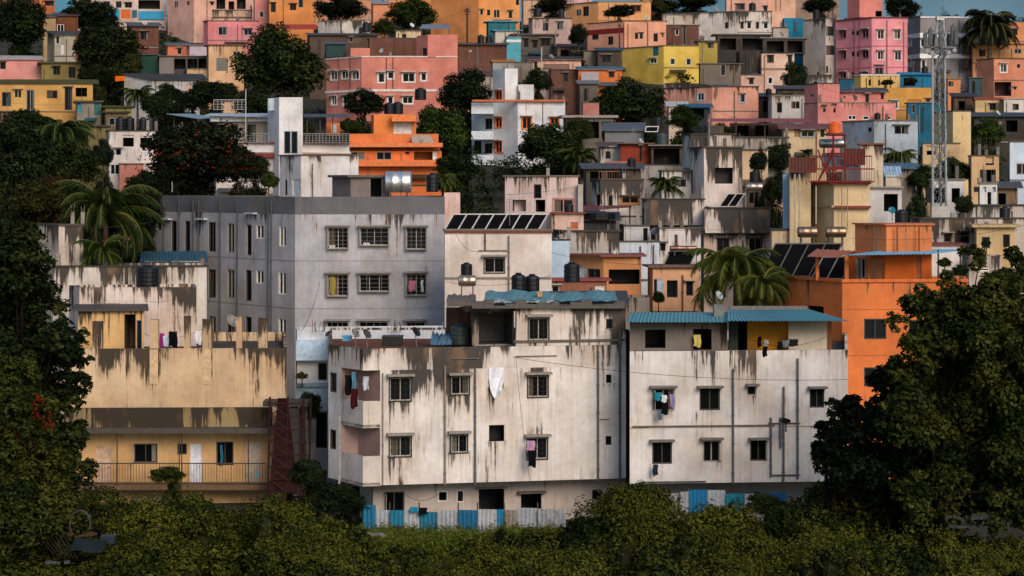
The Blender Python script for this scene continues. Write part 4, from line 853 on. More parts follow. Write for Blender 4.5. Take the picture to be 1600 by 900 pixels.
def v1_extras():
    root = [o for o in bpy.data.objects if o.get('label', '').startswith('white house with orange window surrounds')][0]
    solid(root, 'stair_tower', 770, 789, 809, 107, 160, 206.5, 'dcdcdc', "774 784 142 156 t:d2713a", .15, down=False, dep=4); solid(root, 'stair_tower', 809, 810, 834, 132, 160, 206, 'd8d8d8', "", .15, down=False, dep=3)
    for y0, y1 in ((161, 178), (205, 218), (242, 258)):
        mb = MB(); mb.box(X(737, 207), X(771, 207), 205.5, 209, Z(y1, 206), Z(y0, 206)); mb.build('balcony', PAINT, root, 'c9ccd0')
    for y in (157,): mb = MB(); mb.box(X(738, 205), X(884, 204), 204.6, 205, Z(y + 2, 205), Z(y - 1, 205)); mb.build('roof_edge', PAINT, root, 'c0653a')
v1_extras()
# orange house and the white house with railings
r = H('vivid orange house with white door and stepped terraces among the trees', 540, 547, 690, 236, 300, 172, 'dc7640', "547 570 230 250 k; 588 612 233 250 k; 633 640 232 241 k; 647 676 231 250 o:3a2a20; 676 683 231 250 d:d6cbbf", st=.12, dep=6, dr=.1, roof='')
solid(r.root, 'terrace_wall', 545, 546, 685, 209, 223, 172.6, 'd97c48', "", .12, down=False, dep=5)
mb = MB(); mb.box(X(546, 171), X(691, 171), 171.2, 173, Z(230, 172), Z(223.5, 172)); mb.build('roof_slab', PAINT, r.root, 'da7c48')
mb = MB(); mb.box(X(546, 171), X(692, 171), 171, 173, Z(260, 172), Z(251, 172)); mb.build('balcony_edge', PAINT, r.root, 'd97640')
solid(r.root, 'lower_wall', 545, 546, 688, 223.2, 300, 173.2, 'c46a38', "", .1, roof='', dep=4); solid(r.root, 'stair_room', 580, 584, 650, 179, 212, 174, 'e28446', "615 643 191 209 d:ddd2c8", .1, roof='', down=False, dep=4)
mb = MB(); mb.box(X(612, 173), X(650, 173), 173.0, 173.95, Z(190, 173.5), Z(180, 173.5)); mb.build('door_canopy', PAINT, r.root, 'df7d3e')
mb = MB(); corr(mb, P(644, 223, 171.4), P(679, 223, 171.4), P(672, 211, 172.3), P(643, 211, 172.3)); mb.build('awning', TIN, r.root, 'bba796')
solid(r.root, 'stair_room', 508, 510, 531, 192, 212, 174, 'd97a40', "518 526 194 207 d:d9d6d2", .1, down=False, dep=3)
r = H('white house with tall stair block, red trim lines and steel terrace railings', 335, 338, 548, 237, 320, 168, 'd5ccc4', "", st=.18, dep=7, dr=.1, roof='')
W3 = r
solid(r.root, 'terrace_wall', 335, 338, 546, 224, 238, 167.6, 'ddd8d4', "", .1, down=False, dep=6, roof=''); band(r, 240, 246, '7a2d26', .45, 'trim_line', 'F'); band(r, 222.5, 224, '7a2d26', .5, 'trim_line', 'F')
solid(r.root, 'stair_tower', 418, 436, 473, 152, 300, 166.5, 'dcd9d8', "444 454 205 240 k:3f5c6b; 455 465 205 240 k:3f5c6b", .1, dep=5, dl=3)
mb = MB(); mb.box(X(420, 168), X(435, 168), 167.7, 168.2, Z(173, 168), Z(154, 168)); mb.build('shutter', PAINT, r.root, 'b7c2c8')
solid(r.root, 'upper_wall', 338, 340, 420, 190, 224, 171, '9d9084', "344 352 196 222 k; 360 372 194 222 k; 385 400 194 222 k", .2, roof='s:cfcfd0:.5:.5', down=False, dep=5)
railing(None, 338, 420, 209, 224, 167.2, '8f8c8a', 14, name='railing', root=r.root, bars='h'); railing(None, 473, 546, 209, 224, 167.2, '8f8c8a', 14, name='railing', root=r.root, bars='h')
railing(None, 334, 384, 156, 172, 172, 'a9a6a4', 8, name='railing', root=r.root, bars='h')
tin_sheet('dark grey roof sheet on thin posts beside the white stair block', [(474, 183, 168.5), (542, 183, 168.5), (553, 178, 172), (474, 178, 172)], '4a4c4e', posts=[(480, 181, 224, 169), (500, 182, 224, 169), (520, 181, 224, 169)])
tin_sheet('blue grey tin roof corners left of the white house terrace', [(258, 178, 174), (312, 186, 174), (345, 184, 176), (300, 178, 177)], '6f8796', posts=[(272, 182, 215, 175)])
tin_sheet('pale tin roof over the white house terrace room', [(316, 181, 170), (420, 183, 170), (420, 177, 173), (330, 177, 173)], 'a9b4bb', posts=[(345, 184, 224, 170.5), (386, 184, 224, 170.5)])
H('pale block with black roof tanks and open upper rooms behind the conifer', 166, 170, 246, 205, 300, 166, 'd3c9c2', "192 209 211 229 o:211e1b; 219 238 212 230 o:3b352e; 180 190 232 243 w:a8b4b8; 172 187 256 273 w; 191 200 232 252 d:c4b9ad", st=.35, dep=5, dl=2)
H('dull pink lean-to wall at the foot of the pale tank block', 187, 187, 224, 256, 300, 164.5, 'b9786a', "", st=.4, dep=2, roof='s:8a8078:.15:.08')
# cream water tower house with red steel
r = H('cream house with a red steel balcony and tank tower on its roof', 1264, 1303, 1359, 285, 470, 131, 'd2bb92', "", st=.3, dl=4.2, dep=5, step=.4)
CW = r
solid(r.root, 'side_wall', 1232, 1234, 1267, 268, 470, 132.6, 'cdb78f', "", .55, dep=4)
band(r, 321.5, 325.5, '7a2f22', .35, 'ledge', 'F'); band(r, 320.5, 324, 'a08f70', .3, 'ledge', 'L'); band(r, 284, 287.5, '6e2018', .45, 'balcony_edge')
for px, a, b in ((1275, 290, 350), (1242, 272, 390), (1249, 272, 390)): mb = MB(); mb.tube(P(px, b, 131), P(px, a, 131), .05); mb.build('drain_pipe', PAINT, r.root, 'a9a393')
for px in (1315, 1324): mb = MB(); mb.tube(P(px, 360, 130.6), P(px, 292, 130.6), .03); mb.build('drain_pipe', PAINT, r.root, '8b7a60')
def red_tower():
    root = empty('tank_tower', P(1303, 284, 132), 'red painted steel frame tower with railings on the cream house roof', 'tank tower'); mb = MB(); A = lambda px, py, d=0: P(px, py, 131.4 + d)
    for d in (0, 1.4):
        for px in (1302, 1320): mb.tube(A(px, 284, d), A(px, 209, d), .07)
    for y in (211, 240, 262): 
        for d in (0, 1.4): mb.tube(A(1290, y, d), A(1322, y, d), .06)
    mb.tube(A(1302, 262), A(1320, 240), .04); mb.tube(A(1278, 284), A(1302, 232), .06); mb.tube(A(1278, 284, 1.4), A(1302, 240, 1.4), .06); mb.tube(A(1296, 284), A(1278, 234), .05); mb.tube(A(1340, 262), A(1352, 228), .05)
    mb.box(X(1290, 132), X(1318, 132), 131.2, 133, Z(211, 132), Z(208.5, 132)); mb.build('frame', PAINT, root, '6a1d17')
    for (x0, x1, y0, y1, dd) in ((1264, 1366, 264, 284, -1.0), (1266, 1362, 244, 264, .5)):
        m2 = MB(); a, b = A(x0, y1, dd), A(x1, y1, dd)
        for k in range(27): m2.tube(A(x0 + (x1 - x0) * k / 26, y1, dd), A(x0 + (x1 - x0) * k / 26, y0, dd), .022, n=4)
        m2.tube(A(x0, y0, dd), A(x1, y0, dd), .045); m2.tube(a, b, .045); m2.build('railing', PAINT, root, '76201a')
    mb = MB(); corr(mb, A(1232, 270, .5), A(1274, 270, .5), A(1274, 246, .5), A(1232, 246, .5)); mb.build('sheet', TIN, root, '5a2a20'); mb = MB(); corr(mb, A(1320, 258, 1.8), A(1352, 258, 1.8), A(1352, 232, 1.8), A(1320, 232, 1.8)); mb.build('sheet', TIN, root, '5a2a20')
    mb = MB(); corr(mb, A(1284, 262, 2), A(1340, 262, 2), A(1340, 240, 3.2), A(1284, 240, 3.2)); mb.build('roof_sheet', TIN, root, '6d8288')
red_tower()
tank('bright orange water tank on top of the red steel tower', 1294, 1314, 190, 208.5, 132, 'd9601c', ribs=4)
cyl_tank('grey steel cylinder lying inside the red steel tower', 1280, 1322, 217, 231, 133.6, 'a3a5a6', .5)
H('light blue tin water cistern beside the cream house', 1223, 1223, 1233, 272, 360, 134, '9cc3da', "", st=.1, dep=1.5, name='cistern', cat='cistern')
H('cream stained wall house behind the red steel tower', 1343, 1345, 1380, 226, 320, 146, 'cdbfa8', "", st=.75, dep=4, roof='s:7a3f30:.2:.12')
H('white house with open doorway and blue stripe right of the cream tank house', 1358, 1358, 1409, 294, 400, 136, 'd3d2d2', "1381 1403 303 330 o:2e2a26", st=.25, dep=4, roof='s:8b857c:.2:.12')
H('small white hut with slanted blue roof above the open doorway house', 1381, 1384, 1408, 274, 294, 140, 'c6b8a6', "", st=.7, dep=2, roof='t:a9c2d0:.7:.1', down=False)
H('grey weathered terrace building with a black coping on the right slope', 1422, 1440, 1605, 342, 480, 126, '8b857a', "1475 1486 365 378 k; 1500 1515 362 380 k", st=.95, dep=6, step=.3)
H('cream house with a plant hung window at the right edge', 1523, 1526, 1586, 355, 480, 123, 'cdb286', "1534 1547 370 388 k; 1567 1578 366 386 k", st=.3, dep=5, roof='s:b0966a:.35:.16')
H('white shed wall with a red roof edge below the cell tower', 1455, 1455, 1503, 383, 480, 121, 'd5cfc8', "", st=.2, dep=3, roof='s:7a352c:.2:.08')
H('grey streaked wall with hanging ferns in front of the cream house', 1512, 1514, 1565, 400, 480, 119.5, '8f8a80', "1530 1546 418 424 w", st=.9, dep=3)
r = H('white stepped concrete stair structure at the foot of the cell tower', 1453, 1456, 1506, 282, 345, 134, 'c9c8c6', "1459 1477 293 317 o:28241f; 1487 1500 294 316 o:35302a", st=.55, dep=4)
H('white ruined twin pillar gatehouse on the right terrace', 1530, 1531, 1558, 288, 345, 132, 'd3d2d0', "1536 1541 292 300 o:4a4a48; 1543 1549 300 322 o:4c5a62; 1551 1556 292 300 o:4a4a48", st=.35, dep=2)
H('low white stained parapet house near the right edge', 1500, 1504, 1602, 322, 380, 129, 'c0bcb6', "", st=.75, dep=4, step=.3)
H('light blue house wall with a window cut by the right edge', 1577, 1578, 1640, 222, 345, 150, 'c3d2e0', "1588 1606 255 273 k", st=.12, dep=5)
H('cream stepped house with a wooden balcony beside the round tree', 1513, 1518, 1561, 244, 340, 150, 'c8a67e', "1540 1553 245 258 o:5a3226; 1531 1556 265 292 o:241f1a", st=.25, dep=5)
H('tall cream blank block behind the cell tower', 1458, 1489, 1517, 174, 300, 165, 'd6bd8e', "1446 1462 230 246 k", st=.15, dl=4, dep=4)
H('cream low annex with a dark doorway at the foot of the tall cream block', 1440, 1442, 1500, 225, 300, 160, 'c9ad84', "1448 1462 228 242 o:26221d", st=.3, dep=3)
r = H('light blue grey house with a bare plastered right half', 1316, 1366, 1434, 189, 300, 176, 'a9b4bd', "1356 1362 199 206 k; 1397 1420 196 210 k:8b949a", st=.3, dl=4, dep=5)
H('cream low house with a shutter under the red tin roof', 1222, 1225, 1292, 200, 260, 178, 'cdb48e', "1241 1250 201 214 d:8a6a40; 1282 1288 203 214 k; 1252 1272 204 214 W:8a8a86", st=.3, dep=4, roof='t:7a3a2c:.5:.5')
tin_sheet('long red tin roof sheet on posts in front of the peach walls', [(1104, 190, 183), (1274, 191, 183), (1266, 185, 187), (1106, 185, 187)], '9c4434', posts=[(1150, 189, 214, 183.5), (1195, 189, 214, 183.5), (1230, 189, 214, 183.5), (1272, 190, 214, 183.5)])
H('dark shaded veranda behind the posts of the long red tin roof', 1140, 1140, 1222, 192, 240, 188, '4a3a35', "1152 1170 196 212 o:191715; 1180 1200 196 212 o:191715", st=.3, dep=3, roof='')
# ------------------------------------------------------------------ upper slope, left to right
r = H('yellow house with mossy roof and a row of dark doors on the left hill', -20, -18, 145, 131, 190, 212, 'c99c5a', "3 17 144 166 k; 22 34 140 153 w:b9a26a; 41 54 140 172 k; 73 90 141 154 w:6a4a22; 101 113 136 172 k; 118 136 137 151 o:1b1713", st=.2, dep=6, roof='s:3a3a1e:.5:.5')
H('grey patched annex with teal shutters below the yellow house', 118, 120, 158, 160, 200, 208, '8c8578', "121 128 163 176 d:2f7f8a; 147 157 160 180 d:2e5f60", st=.5, dep=3, roof='s:3f4234:.3:.2')
H('brown low wall with white plaster patch under the yellow house', -5, -3, 60, 175, 220, 206, '6a4a38', "", st=.5, dep=3, roof='s:4a4538:.2:.15')
H('small olive house with dark door above the palm crown', 163, 165, 206, 168, 220, 205, '8f8648', "168 176 177 190 k", st=.4, dep=4, roof='s:39381f:.4:.2')
H('dull olive wall house with one white window behind the left palm', 100, 103, 168, 198, 260, 178, '6d6440', "124 135 208 223 w", st=.5, dep=4, roof='s:3c3a2a:.3:.15')
H('pale pink house with a scalloped white tin roof on the far left', -10, -8, 65, 92, 130, 232, 'd8948c', "0 9 97 108 k", st=.1, dep=5, roof='t:b6b4ae:.6:.3')
H('olive yellow house with grassy roof next to the pale pink house', 64, 65, 127, 99, 130, 230, '857644', "83 94 104 117 k; 107 118 104 122 k", st=.35, dep=5, roof='s:3f4220:.4:.2')
H('rounded grey hut with a tall white window between two trees', 74, 85, 118, 53, 95, 246, 'a6a090', "87 93 57 69 w; 95 100 70 86 d:c9c6c0", st=.2, dep=4, roof='t:3a3733:.6:.4')
H('beige hut end wall beside the spiky dark tree', 66, 68, 87, 26, 60, 262, 'a98e66', "", st=.2, dep=4, roof='t:4a3a30:.6:.3')
H('dark brown hut with a white framed window under the teal house', 86, 87, 122, 24, 60, 263, '6a3f28', "89 100 38 49 w", st=.3, dep=4, roof='t:4a3c34:.6:.3')
H('orange house top at the upper left corner', 50, 62, 89, -20, 40, 300, 'd07a48', "70 84 2 9 k", st=.1, dep=5)
r = H('long teal and white house with dark windows along the top left', 86, 118, 260, -20, 40, 292, 'c9b3a6', "162 172 2 10 k; 181 190 2 12 k; 195 206 4 12 k; 216 250 0 14 o:2a2624; 122 135 0 8 k; 189 204 15 29 d:c8602c; 206 214 16 28 d:2a5a6a", st=.15, dep=6, dl=3.6)
band(r, 15, 30, '2a8fb3', .25, 'balcony_wall', 'F', x1=187); band(r, 17, 30, '2a8fb3', .25, 'balcony_wall', 'F', x0=217, x1=256); band(r, -20, 23, '6db0c9', .03, 'blue_paint', 'L')
H('mauve and pale peach house with a cream balcony at the top', 262, 303, 396, -20, 60, 285, 'd8a996', "272 278 2 12 k; 292 296 2 8 k; 329 334 3 8 k; 338 352 -5 14 o:2b2420; 357 366 2 16 o:7a3a24; 370 384 -5 14 o:2b2420", st=.25, dl=4.8, dep=6)
band(H('long cream balcony front below the pale peach house', 332, 333, 394, 16, 45, 280, 'd3b29c', "", st=.7, dep=2, down=False), 26, 28, '6a4436', .12, 'ledge')
H('salmon pink tower house behind the big dark tree', 396, 398, 421, -20, 70, 276, 'd78c86', "405 412 18 27 W:cfb0a8; 408 413 42 50 k", st=.12, dep=5)
H('bright pink house with a black roof edge and two square windows', 318, 325, 402, 33, 80, 266, 'd9868a', "341 355 42 55 W:b08a8e; 381 394 45 55 W:a39096", st=.2, dl=1.2, dep=5, roof='s:3f322e:.15:.1')
H('dark red brick hut with a barred window', 198, 206, 248, 40, 95, 256, '8a4630', "219 232 49 62 k", m=BRICK, st=.3, dep=5, roof='t:5a544e:.7:.4', part='brick_wall')
H('dark green shed wall beside the brick hut', 218, 220, 249, 86, 115, 240, '22463c', "", st=.1, dep=3, roof='s:4a4a46:.2:.1')
H('grey shed with a lean roof right of the dark green shed', 247, 249, 272, 88, 115, 239, '7d7772', "", st=.2, dep=3, roof='s:57534e:.2:.1')
H('salmon low house with black door and a pipe on its wall', 259, 262, 296, 70, 100, 248, 'cf7a5c', "277 284 75 85 k", st=.2, dep=4, roof='t:4d5c62:.5:.3')
H('lilac plastered low wall next to the salmon house', 294, 296, 326, 71, 100, 247, 'b9aab0', "", st=.2, dep=4, roof='s:7a706a:.2:.1')
r = H('peeling cream house with a grey patched shutter', 323, 326, 381, 71, 135, 240, 'd6ad86', "338 356 91 111 d:6f6a60; 364 375 80 87 k", st=.55, dep=5, step=.4, roof='s:6a4a3a:.3:.14')
H('open fronted grey room with a cream balustrade', 266, 270, 326, 88, 122, 243, '4f4b49', "272 290 92 108 o:1d1c1b; 293 308 92 108 o:26221f; 310 322 92 108 o:1d1c1b", st=.3, dep=4, roof='s:6e6a64:.25:.1')
H('cream balustrade house front under the open grey room', 290, 292, 328, 108, 130, 241.5, 'c3a57c', "", st=.35, dep=3, down=False)
H('pale grey house with black tin roof and a leaning palm', 194, 238, 312, 124, 175, 222, 'b4b4b2', "302 308 134 144 k; 290 298 132 146 d:d2a088", st=.4, dl=1.8, dep=4, roof='t:3c3b3b:.8:.6')
H('peach orange house with balcony strip behind the dark treetop', 418, 421, 490, -20, 45, 272, 'd68a4e', "423 431 4 19 k; 453 463 6 16 k:5a3020; 466 474 -5 12 k", st=.2, dep=5, roof='')
H('peach gable between the two dark treetops', 580, 583, 607, 5, 40, 268, 'd08c66', "", st=.1, dep=4, roof='t:8d959a:.6:.3')
H('white stained house with one barred window under the trees', 497, 532, 578, 32, 75, 258, 'cfc8bf', "560 573 42 56 W:7f8a88", st=.7, dl=2.4, dep=4, step=.4)
tin_sheet('red roofing roll on the long low roof behind the big tree', [(420, 46, 255), (496, 46, 255), (494, 38, 257), (421, 38, 257)], 'b0422c')
H('dark low house with a wide tin roof behind the pink house', 480, 484, 590, 54, 90, 250, '5a4a40', "545 552 58 66 k", st=.3, dep=4, roof='t:4b4744:.4:.4')
H('small cream house with green shutter above the brick wall', 617, 619, 658, 48, 75, 250, 'd3bb94', "628 635 53 61 k:3c4a3c", st=.5, dep=4, roof='s:5a524a:.2:.1')
H('dark brick wall behind the pink house terrace', 575, 577, 660, 60, 100, 243, '7a4030', "", m=BRICK, st=.2, dep=3, part='brick_wall', roof='s:4a443f:.1:.1')
r = H('two tone pink house with white window frames, white trim and a right hand tower', 510, 565, 715, 89, 240, 225, 'cd8272',
      "517 527 112 125 s; 534 544 111 123 s; 550 561 112 124 s; 518 526 151 164 s; 536 545 150 165 s; 591 601 114 129 s; 606 615 112 123 s; 629 648 114 128 s; 658 666 114 126 s; 606 614 151 162 s; 629 645 151 162 s", st=.12, dl=4.8, dep=7, dr=.1, step=.6)
P1 = r
band(r, 139.5, 143, 'd8cdc3', .10, 'white_trim'); band(r, 87.5, 89.5, 'd8c3b8', .08, 'white_trim')
solid(r.root, 'tower_wall', 651, 668.5, 715, 54, 89.2, 224.95, 'cb7f70', "660 667 75 88 k", .12, down=False, dl=2.1, dep=4); solid(r.root, 'roof_room', 540, 548, 578, 75, 88, 227, 'd5877a', "", .1, down=False, dep=3)
for px in (604, 614): pipe(r, px, 90, 139, '6a3f38', .05)
for px in (530, 548): pipe(r, px, 90, 139, '6a3f48', .04, 'L')
H('dark green tin cabin on the pink house terrace', 508, 510, 540, 68, 90, 230, '2f4644', "", st=.1, dep=3, roof='t:545c5e:.4:.2', down=False)
tin_sheet('tin roof propped over the pink tower', [(655, 45, 226), (706, 45, 226), (700, 38, 230), (660, 38, 230)], '7d868a', posts=[(702, 44, 54, 226.5), (660, 44, 54, 226.5)])
r = H('big orange house with a shaded mauve peach side at the top centre', 673, 748, 812, -30, 70, 275, 'dd9256', "750 755 15 23 k; 761 766 15 24 k; 771 781 15 28 W:c9a070; 794 801 17 29 W:c9a070; 806 811 -4 8 k", st=.1, dl=6.0, dep=6)
H('teal painted terrace wall under the orange house', 760, 763, 806, 34, 55, 262, '2a6f7a', "", st=.2, dep=3, roof='s:3a94ad:.4:.1')
H('white and turquoise striped terrace house beside the utility pole', 770, 774, 812, 48, 80, 258, 'cfc4b4', "", st=.3, dep=4, roof='s:3f97ad:.4:.1')
band(H('turquoise banded low wall at the end of the striped terrace', 790, 792, 814, 58, 85, 255, '59a9bd', "", st=.2, dep=3), 62, 66, 'd5d0c8', .06)
r = H('long brick house over a bare cement storey', 714, 716, 792, 69, 98, 246, '7a4430', "733 737 78 81 d:b9a890", m=BRICK, st=.3, dep=5, part='brick_wall', roof='t:4f4740:.4:.4')
solid(r.root, 'cement_wall', 714, 716, 792, 97.5, 180, 246.05, 'a3937e', "721 728 104 110 k; 748 755 108 124 w; 772 784 98 106 k", .5, roof='')
H('pale blue cement wall with a wooden lattice beside the brick house', 768, 770, 803, 97, 170, 240, '9a9a98', "", st=.3, dep=3, roof='s:8a5a2c:.2:.3')
# top centre to right
H('mauve house with an orange right half and a grey roof line', 886, 935, 1017, 3, 50, 290, 'dba06c', "900 908 15 25 k; 911 920 10 25 k; 986 1001 9 18 W:9c5a30", st=.2, dl=4.2, dep=5, roof='s:77706c:.15:.1')
band(H('pale mauve upper storey above the dark dome tree', 885, 886, 925, -20, 14, 296, 'c9a2a2', "", st=.1, dep=4), -10, -6, 'a97f80')
H('weathered grey pink house with an air unit below the dome tree', 826, 832, 893, 29, 90, 262, 'b49a92', "848 857 33 48 k; 870 880 34 47 W:9a908c; 836 842 60 72 k; 857 868 57 72 k", st=.5, dep=5, dl=1.2, step=.5)
H('grey shaded porch house with a blue tank on its flat roof', 800, 806, 866, 55, 100, 256, '5c534e', "832 840 63 75 k; 818 826 60 74 k; 845 860 60 72 k", st=.3, dep=4, roof='s:4a4541:.5:.2')
r = H('pink and peach house with a dark red stripe on its shaded side', 918, 974, 1041, 33, 90, 268, 'dba083', "925 935 51 62 k; 992 997 51 61 k; 999 1005 51 61 k; 1021 1028 52 65 k; 1034 1037 52 58 k; 950 958 57 70 k", st=.12, dl=4.8, dep=5, roof='s:6a2c26:.12:.1')
band(r, 43, 51, '7a1f1c', .03, 'stripe', 'L')
for px in (974.8, 1012): pipe(r, px, 35, 75, '7a4a40', .06)
r = H('long white house with rain stains and four small dark windows', 1036, 1153, 1206, 18, 70, 284, 'c9bfb2', "1132 1139 34 45 k; 1157 1162 35 45 k; 1167 1174 34 45 s; 1181 1186 34 45 k; 1193 1200 35 45 s", st=.85, dl=5.4, dep=6, step=.5)
H('low brick house with a small white window under the long white house', 1040, 1042, 1092, 39, 85, 276, '7a4230', "1055 1061 45 55 w; 1067 1072 40 70 k", m=BRICK, st=.2, dep=4, part='brick_wall', roof='s:8a8076:.2:.1')
H('pale plaster annex joining the long white house on its left', 1034, 1036, 1082, 24, 42, 281, 'b8ada0', "", st=.6, dep=3, down=False)
H('olive yellow hut with one barred window beside the yellow house', 1088, 1091, 1121, 65, 95, 266, '9c8c44', "1106 1115 67 75 k", st=.15, dep=4, roof='s:3c3833:.3:.15')
r = H('bright yellow house with olive shaded side and a teal door panel', 970, 1037, 1092, 72, 135, 258, 'd4b556', "1016 1026 92 99 s:cfc7b0; 1020 1029 73 87 d:1f5c6a; 1047 1055 91 101 w; 1072 1080 91 102 w", st=.05, dl=5.4, dep=6)
H('black concrete house with an open top floor', 1118, 1121, 1200, 55, 82, 268, '3c3836', "1125 1150 60 78 o:141312; 1160 1195 60 78 o:141312", st=.5, dep=5, roof='s:4a4743:.5:.2')  # walls coloured near black throughout
H('charcoal tin walled house below the black house', 1150, 1156, 1192, 80, 125, 263, '35322f', "1140 1150 85 95 k", st=.4, dep=4, roof='')
H('grey wall with a white post and rubble left of the charcoal house', 1092, 1094, 1158, 100, 140, 258, '6f665c', "1126 1134 95 118 k", st=.5, dep=3, roof='s:55504a:.3:.12')
r = H('pale peach house with a slab roof porch on its top floor', 1186, 1190, 1241, 84, 150, 262, 'd8b3a0', "1200 1208 87 97 W:4a403a; 1231 1238 86 98 k; 1200 1207 121 131 W; 1224 1229 119 126 k", st=.2, dep=5, roof='')
band(r, 106, 109, '8a7468', .10, 'ledge', 'F'); solid(r.root, 'open_upper_floor', 1190, 1192, 1258, 60, 84, 262.6, '3f3a38', "1198 1225 64 82 o:161413; 1230 1254 64 82 o:161413", .3, roof='s:6f6a64:.3:.14', down=False, dep=5)
H('pale pink house with rooftop drum left of the slab roof porch', 1155, 1158, 1192, 118, 160, 260, 'd3aa9c', "1170 1178 122 132 k", st=.25, dep=4)
H('streaked grey concrete block with two wide dark windows', 1255, 1290, 1306, 29, 140, 268, 'a69a8e', "1291 1303 41 56 k; 1290 1304 71 86 k; 1288 1294 103 114 k; 1276 1280 113 121 k", st=.9, dl=3.6, dep=5, step=.5)
H('peach block top cut by the upper frame edge beside a dark tree', 1150, 1152, 1243, -20, 12, 300, 'd8ab92', "1160 1168 -4 6 k; 1150 1152 6 11 k", st=.1, dep=5)
H('pale peach house top above the long white house', 1133, 1135, 1200, -25, 22, 298, 'd2a595', "1150 1163 6 15 W:6a5a58; 1193 1199 10 18 k", st=.2, dep=4)
H('teal tarpaulin walled terrace hut', 1222, 1225, 1256, 28, 46, 275, '1f7a98', "", st=.1, dep=3, roof='')
H('pale grey roof room beside the teal hut', 1206, 1208, 1232, 44, 60, 270, 'a59d94', "", st=.3, dep=3)
r = H('tall saturated pink tower block with a smaller pink block on its roof', 1306, 1362, 1418, 28, 160, 262, 'dd8f95',
      "1312 1322 48 60 s:9a6672; 1330 1335 48 55 k; 1338 1342 48 55 k; 1347 1357 46 59 s:9a6672; 1312 1322 80 92 s:9a6672; 1330 1335 80 89 k; 1338 1342 80 89 k; 1347 1357 79 91 s:9a6672; 1312 1322 113 125 s:9a6672; 1330 1335 112 122 k; 1348 1356 113 120 s:9a6672;"
      "1371 1381 47 61 s:cfb9b4; 1397 1407 47 61 s:cfb9b4; 1371 1381 80 93 s:cfb9b4; 1398 1408 80 94 s:cfb9b4; 1367 1380 102 116 W:8a7a7c", st=.08, dl=5.4, dep=7, dr=.1, step=.8)
band(r, 26.5, 28.5, '6a2a30', .12, 'roof_line'); band(r, 71, 72.5, 'c06478', .06, 'string_course'); band(r, 104, 105.5, 'c06478', .06, 'string_course')
for px in (1336, 1344): pipe(r, px, 30, 120, '8a4658', .05, 'L')
solid(r.root, 'stair_tower', 1324, 1343, 1379, -10, 27, 263.5, 'd88478', "1368 1378 17 26 o:4a2a2c", .05, down=False, dl=2.4, dep=4)
r = H('grey house with broad white horizontal stripes behind the cell tower', 1419, 1438, 1513, 26, 140, 272, '8b8888', "1420 1424 60 72 t:d8d8d8; 1420 1424 93 104 t:d8d8d8; 1439 1443 61 73 t:d8d8d8; 1440 1446 94 105 t:d8d8d8; 1457 1461 61 72 k; 1457 1462 92 101 k", st=.1, dl=3.6, dep=6)
band(r, 51.5, 58.5, 'dcdcdc', .12, 'white_stripe'); band(r, 84, 91, 'dcdcdc', .15, 'white_stripe'); band(r, 25.5, 28, 'cfcfcf', .1, 'roof_line', 'F')
solid(r.root, 'balcony_wall', 1503, 1504, 1520, 59, 85, 271, '3a3836', "", .1, down=False, dep=3, roof=''); solid(r.root, 'balcony_wall', 1503, 1504, 1526, 92, 107, 271, '35322f', "", .1, down=False, dep=3, roof='')
H('orange peach house behind the tall palm at the right edge', 1573, 1576, 1640, 35, 90, 290, 'd28a5e', "1580 1590 45 55 k", st=.1, dep=5, roof='s:8a8078:.15:.1')
H('red striped cream house below the palm at the right edge', 1515, 1520, 1620, 70, 110, 270, 'bd8a5e', "1530 1540 78 88 k; 1585 1596 76 84 k", st=.2, dep=4, roof='s:6a2a20:.3:.2')
H('salmon house with a deep open porch at the right edge', 1526, 1553, 1640, 92, 175, 245, 'd08a6c', "1563 1573 100 113 s; 1589 1594 100 106 k; 1552 1580 128 150 o:5a3a30; 1584 1588 136 140 k", st=.12, dl=3.0, dep=6)
H('teal grey tin shed left of the salmon porch house', 1512, 1514, 1535, 122, 160, 247, '3c5a62', "1518 1524 126 147 k", st=.1, dep=3, roof='s:55504a:.2:.1')
H('orange cottage with dark window left of the teal shed', 1478, 1481, 1501, 123, 165, 248, 'd08a5e', "1481 1490 127 135 k", st=.1, dep=3, roof='s:8a8078:.2:.1')
H('small cream shop with a red top and one window', 1521, 1524, 1569, 156, 200, 228, 'cbb080', "1546 1556 162 172 k", st=.2, dep=4, roof='s:7a2f22:.15:.3')
H('white cottage wall with one dark window on the right edge', 1567, 1569, 1620, 155, 200, 226, 'd2cfca', "1582 1592 162 172 k", st=.15, dep=4, roof='s:9a948c:.2:.1')
H('dark stalls with pale curtains below the white cottage', 1518, 1522, 1620, 181, 230, 215, '3f3a34', "1528 1540 186 200 k; 1555 1565 190 202 d:a8a294; 1572 1590 188 206 o:191715", st=.2, dep=4, roof='t:3c4346:.5:.5')
r = H('pink house with white windows, a dark sloping roof and peeling right wall', 1256, 1278, 1400, 161, 250, 200, 'd88a84', "1325 1338 180 187 w; 1348 1358 181 187 w; 1384 1393 181 187 w; 1286 1290 165 175 k; 1302 1306 163 176 k", st=.5, dep=5, dl=2.4, step=.5)
H('salmon pink upper house with stained coping and small windows', 1257, 1278, 1312, 131, 175, 212, 'd98a82', "1265 1272 147 152 k; 1284 1290 165 170 k", st=.4, dl=2.4, dep=4)
H('pink house with black tin roof and two narrow windows', 1310, 1313, 1384, 143, 175, 216, 'd3857c', "1352 1358 147 160 k; 1376 1381 145 155 k; 1318 1321 150 153 k", st=.2, dep=4, roof='t:4a4240:.5:.4')
H('mustard house with a white edged window under the cream terrace sheds', 1382, 1384, 1456, 137, 200, 224, 'c69348', "1391 1403 158 170 s; 1418 1440 155 160 d:a86a24; 1447 1454 154 160 k", st=.1, dep=4, roof='')
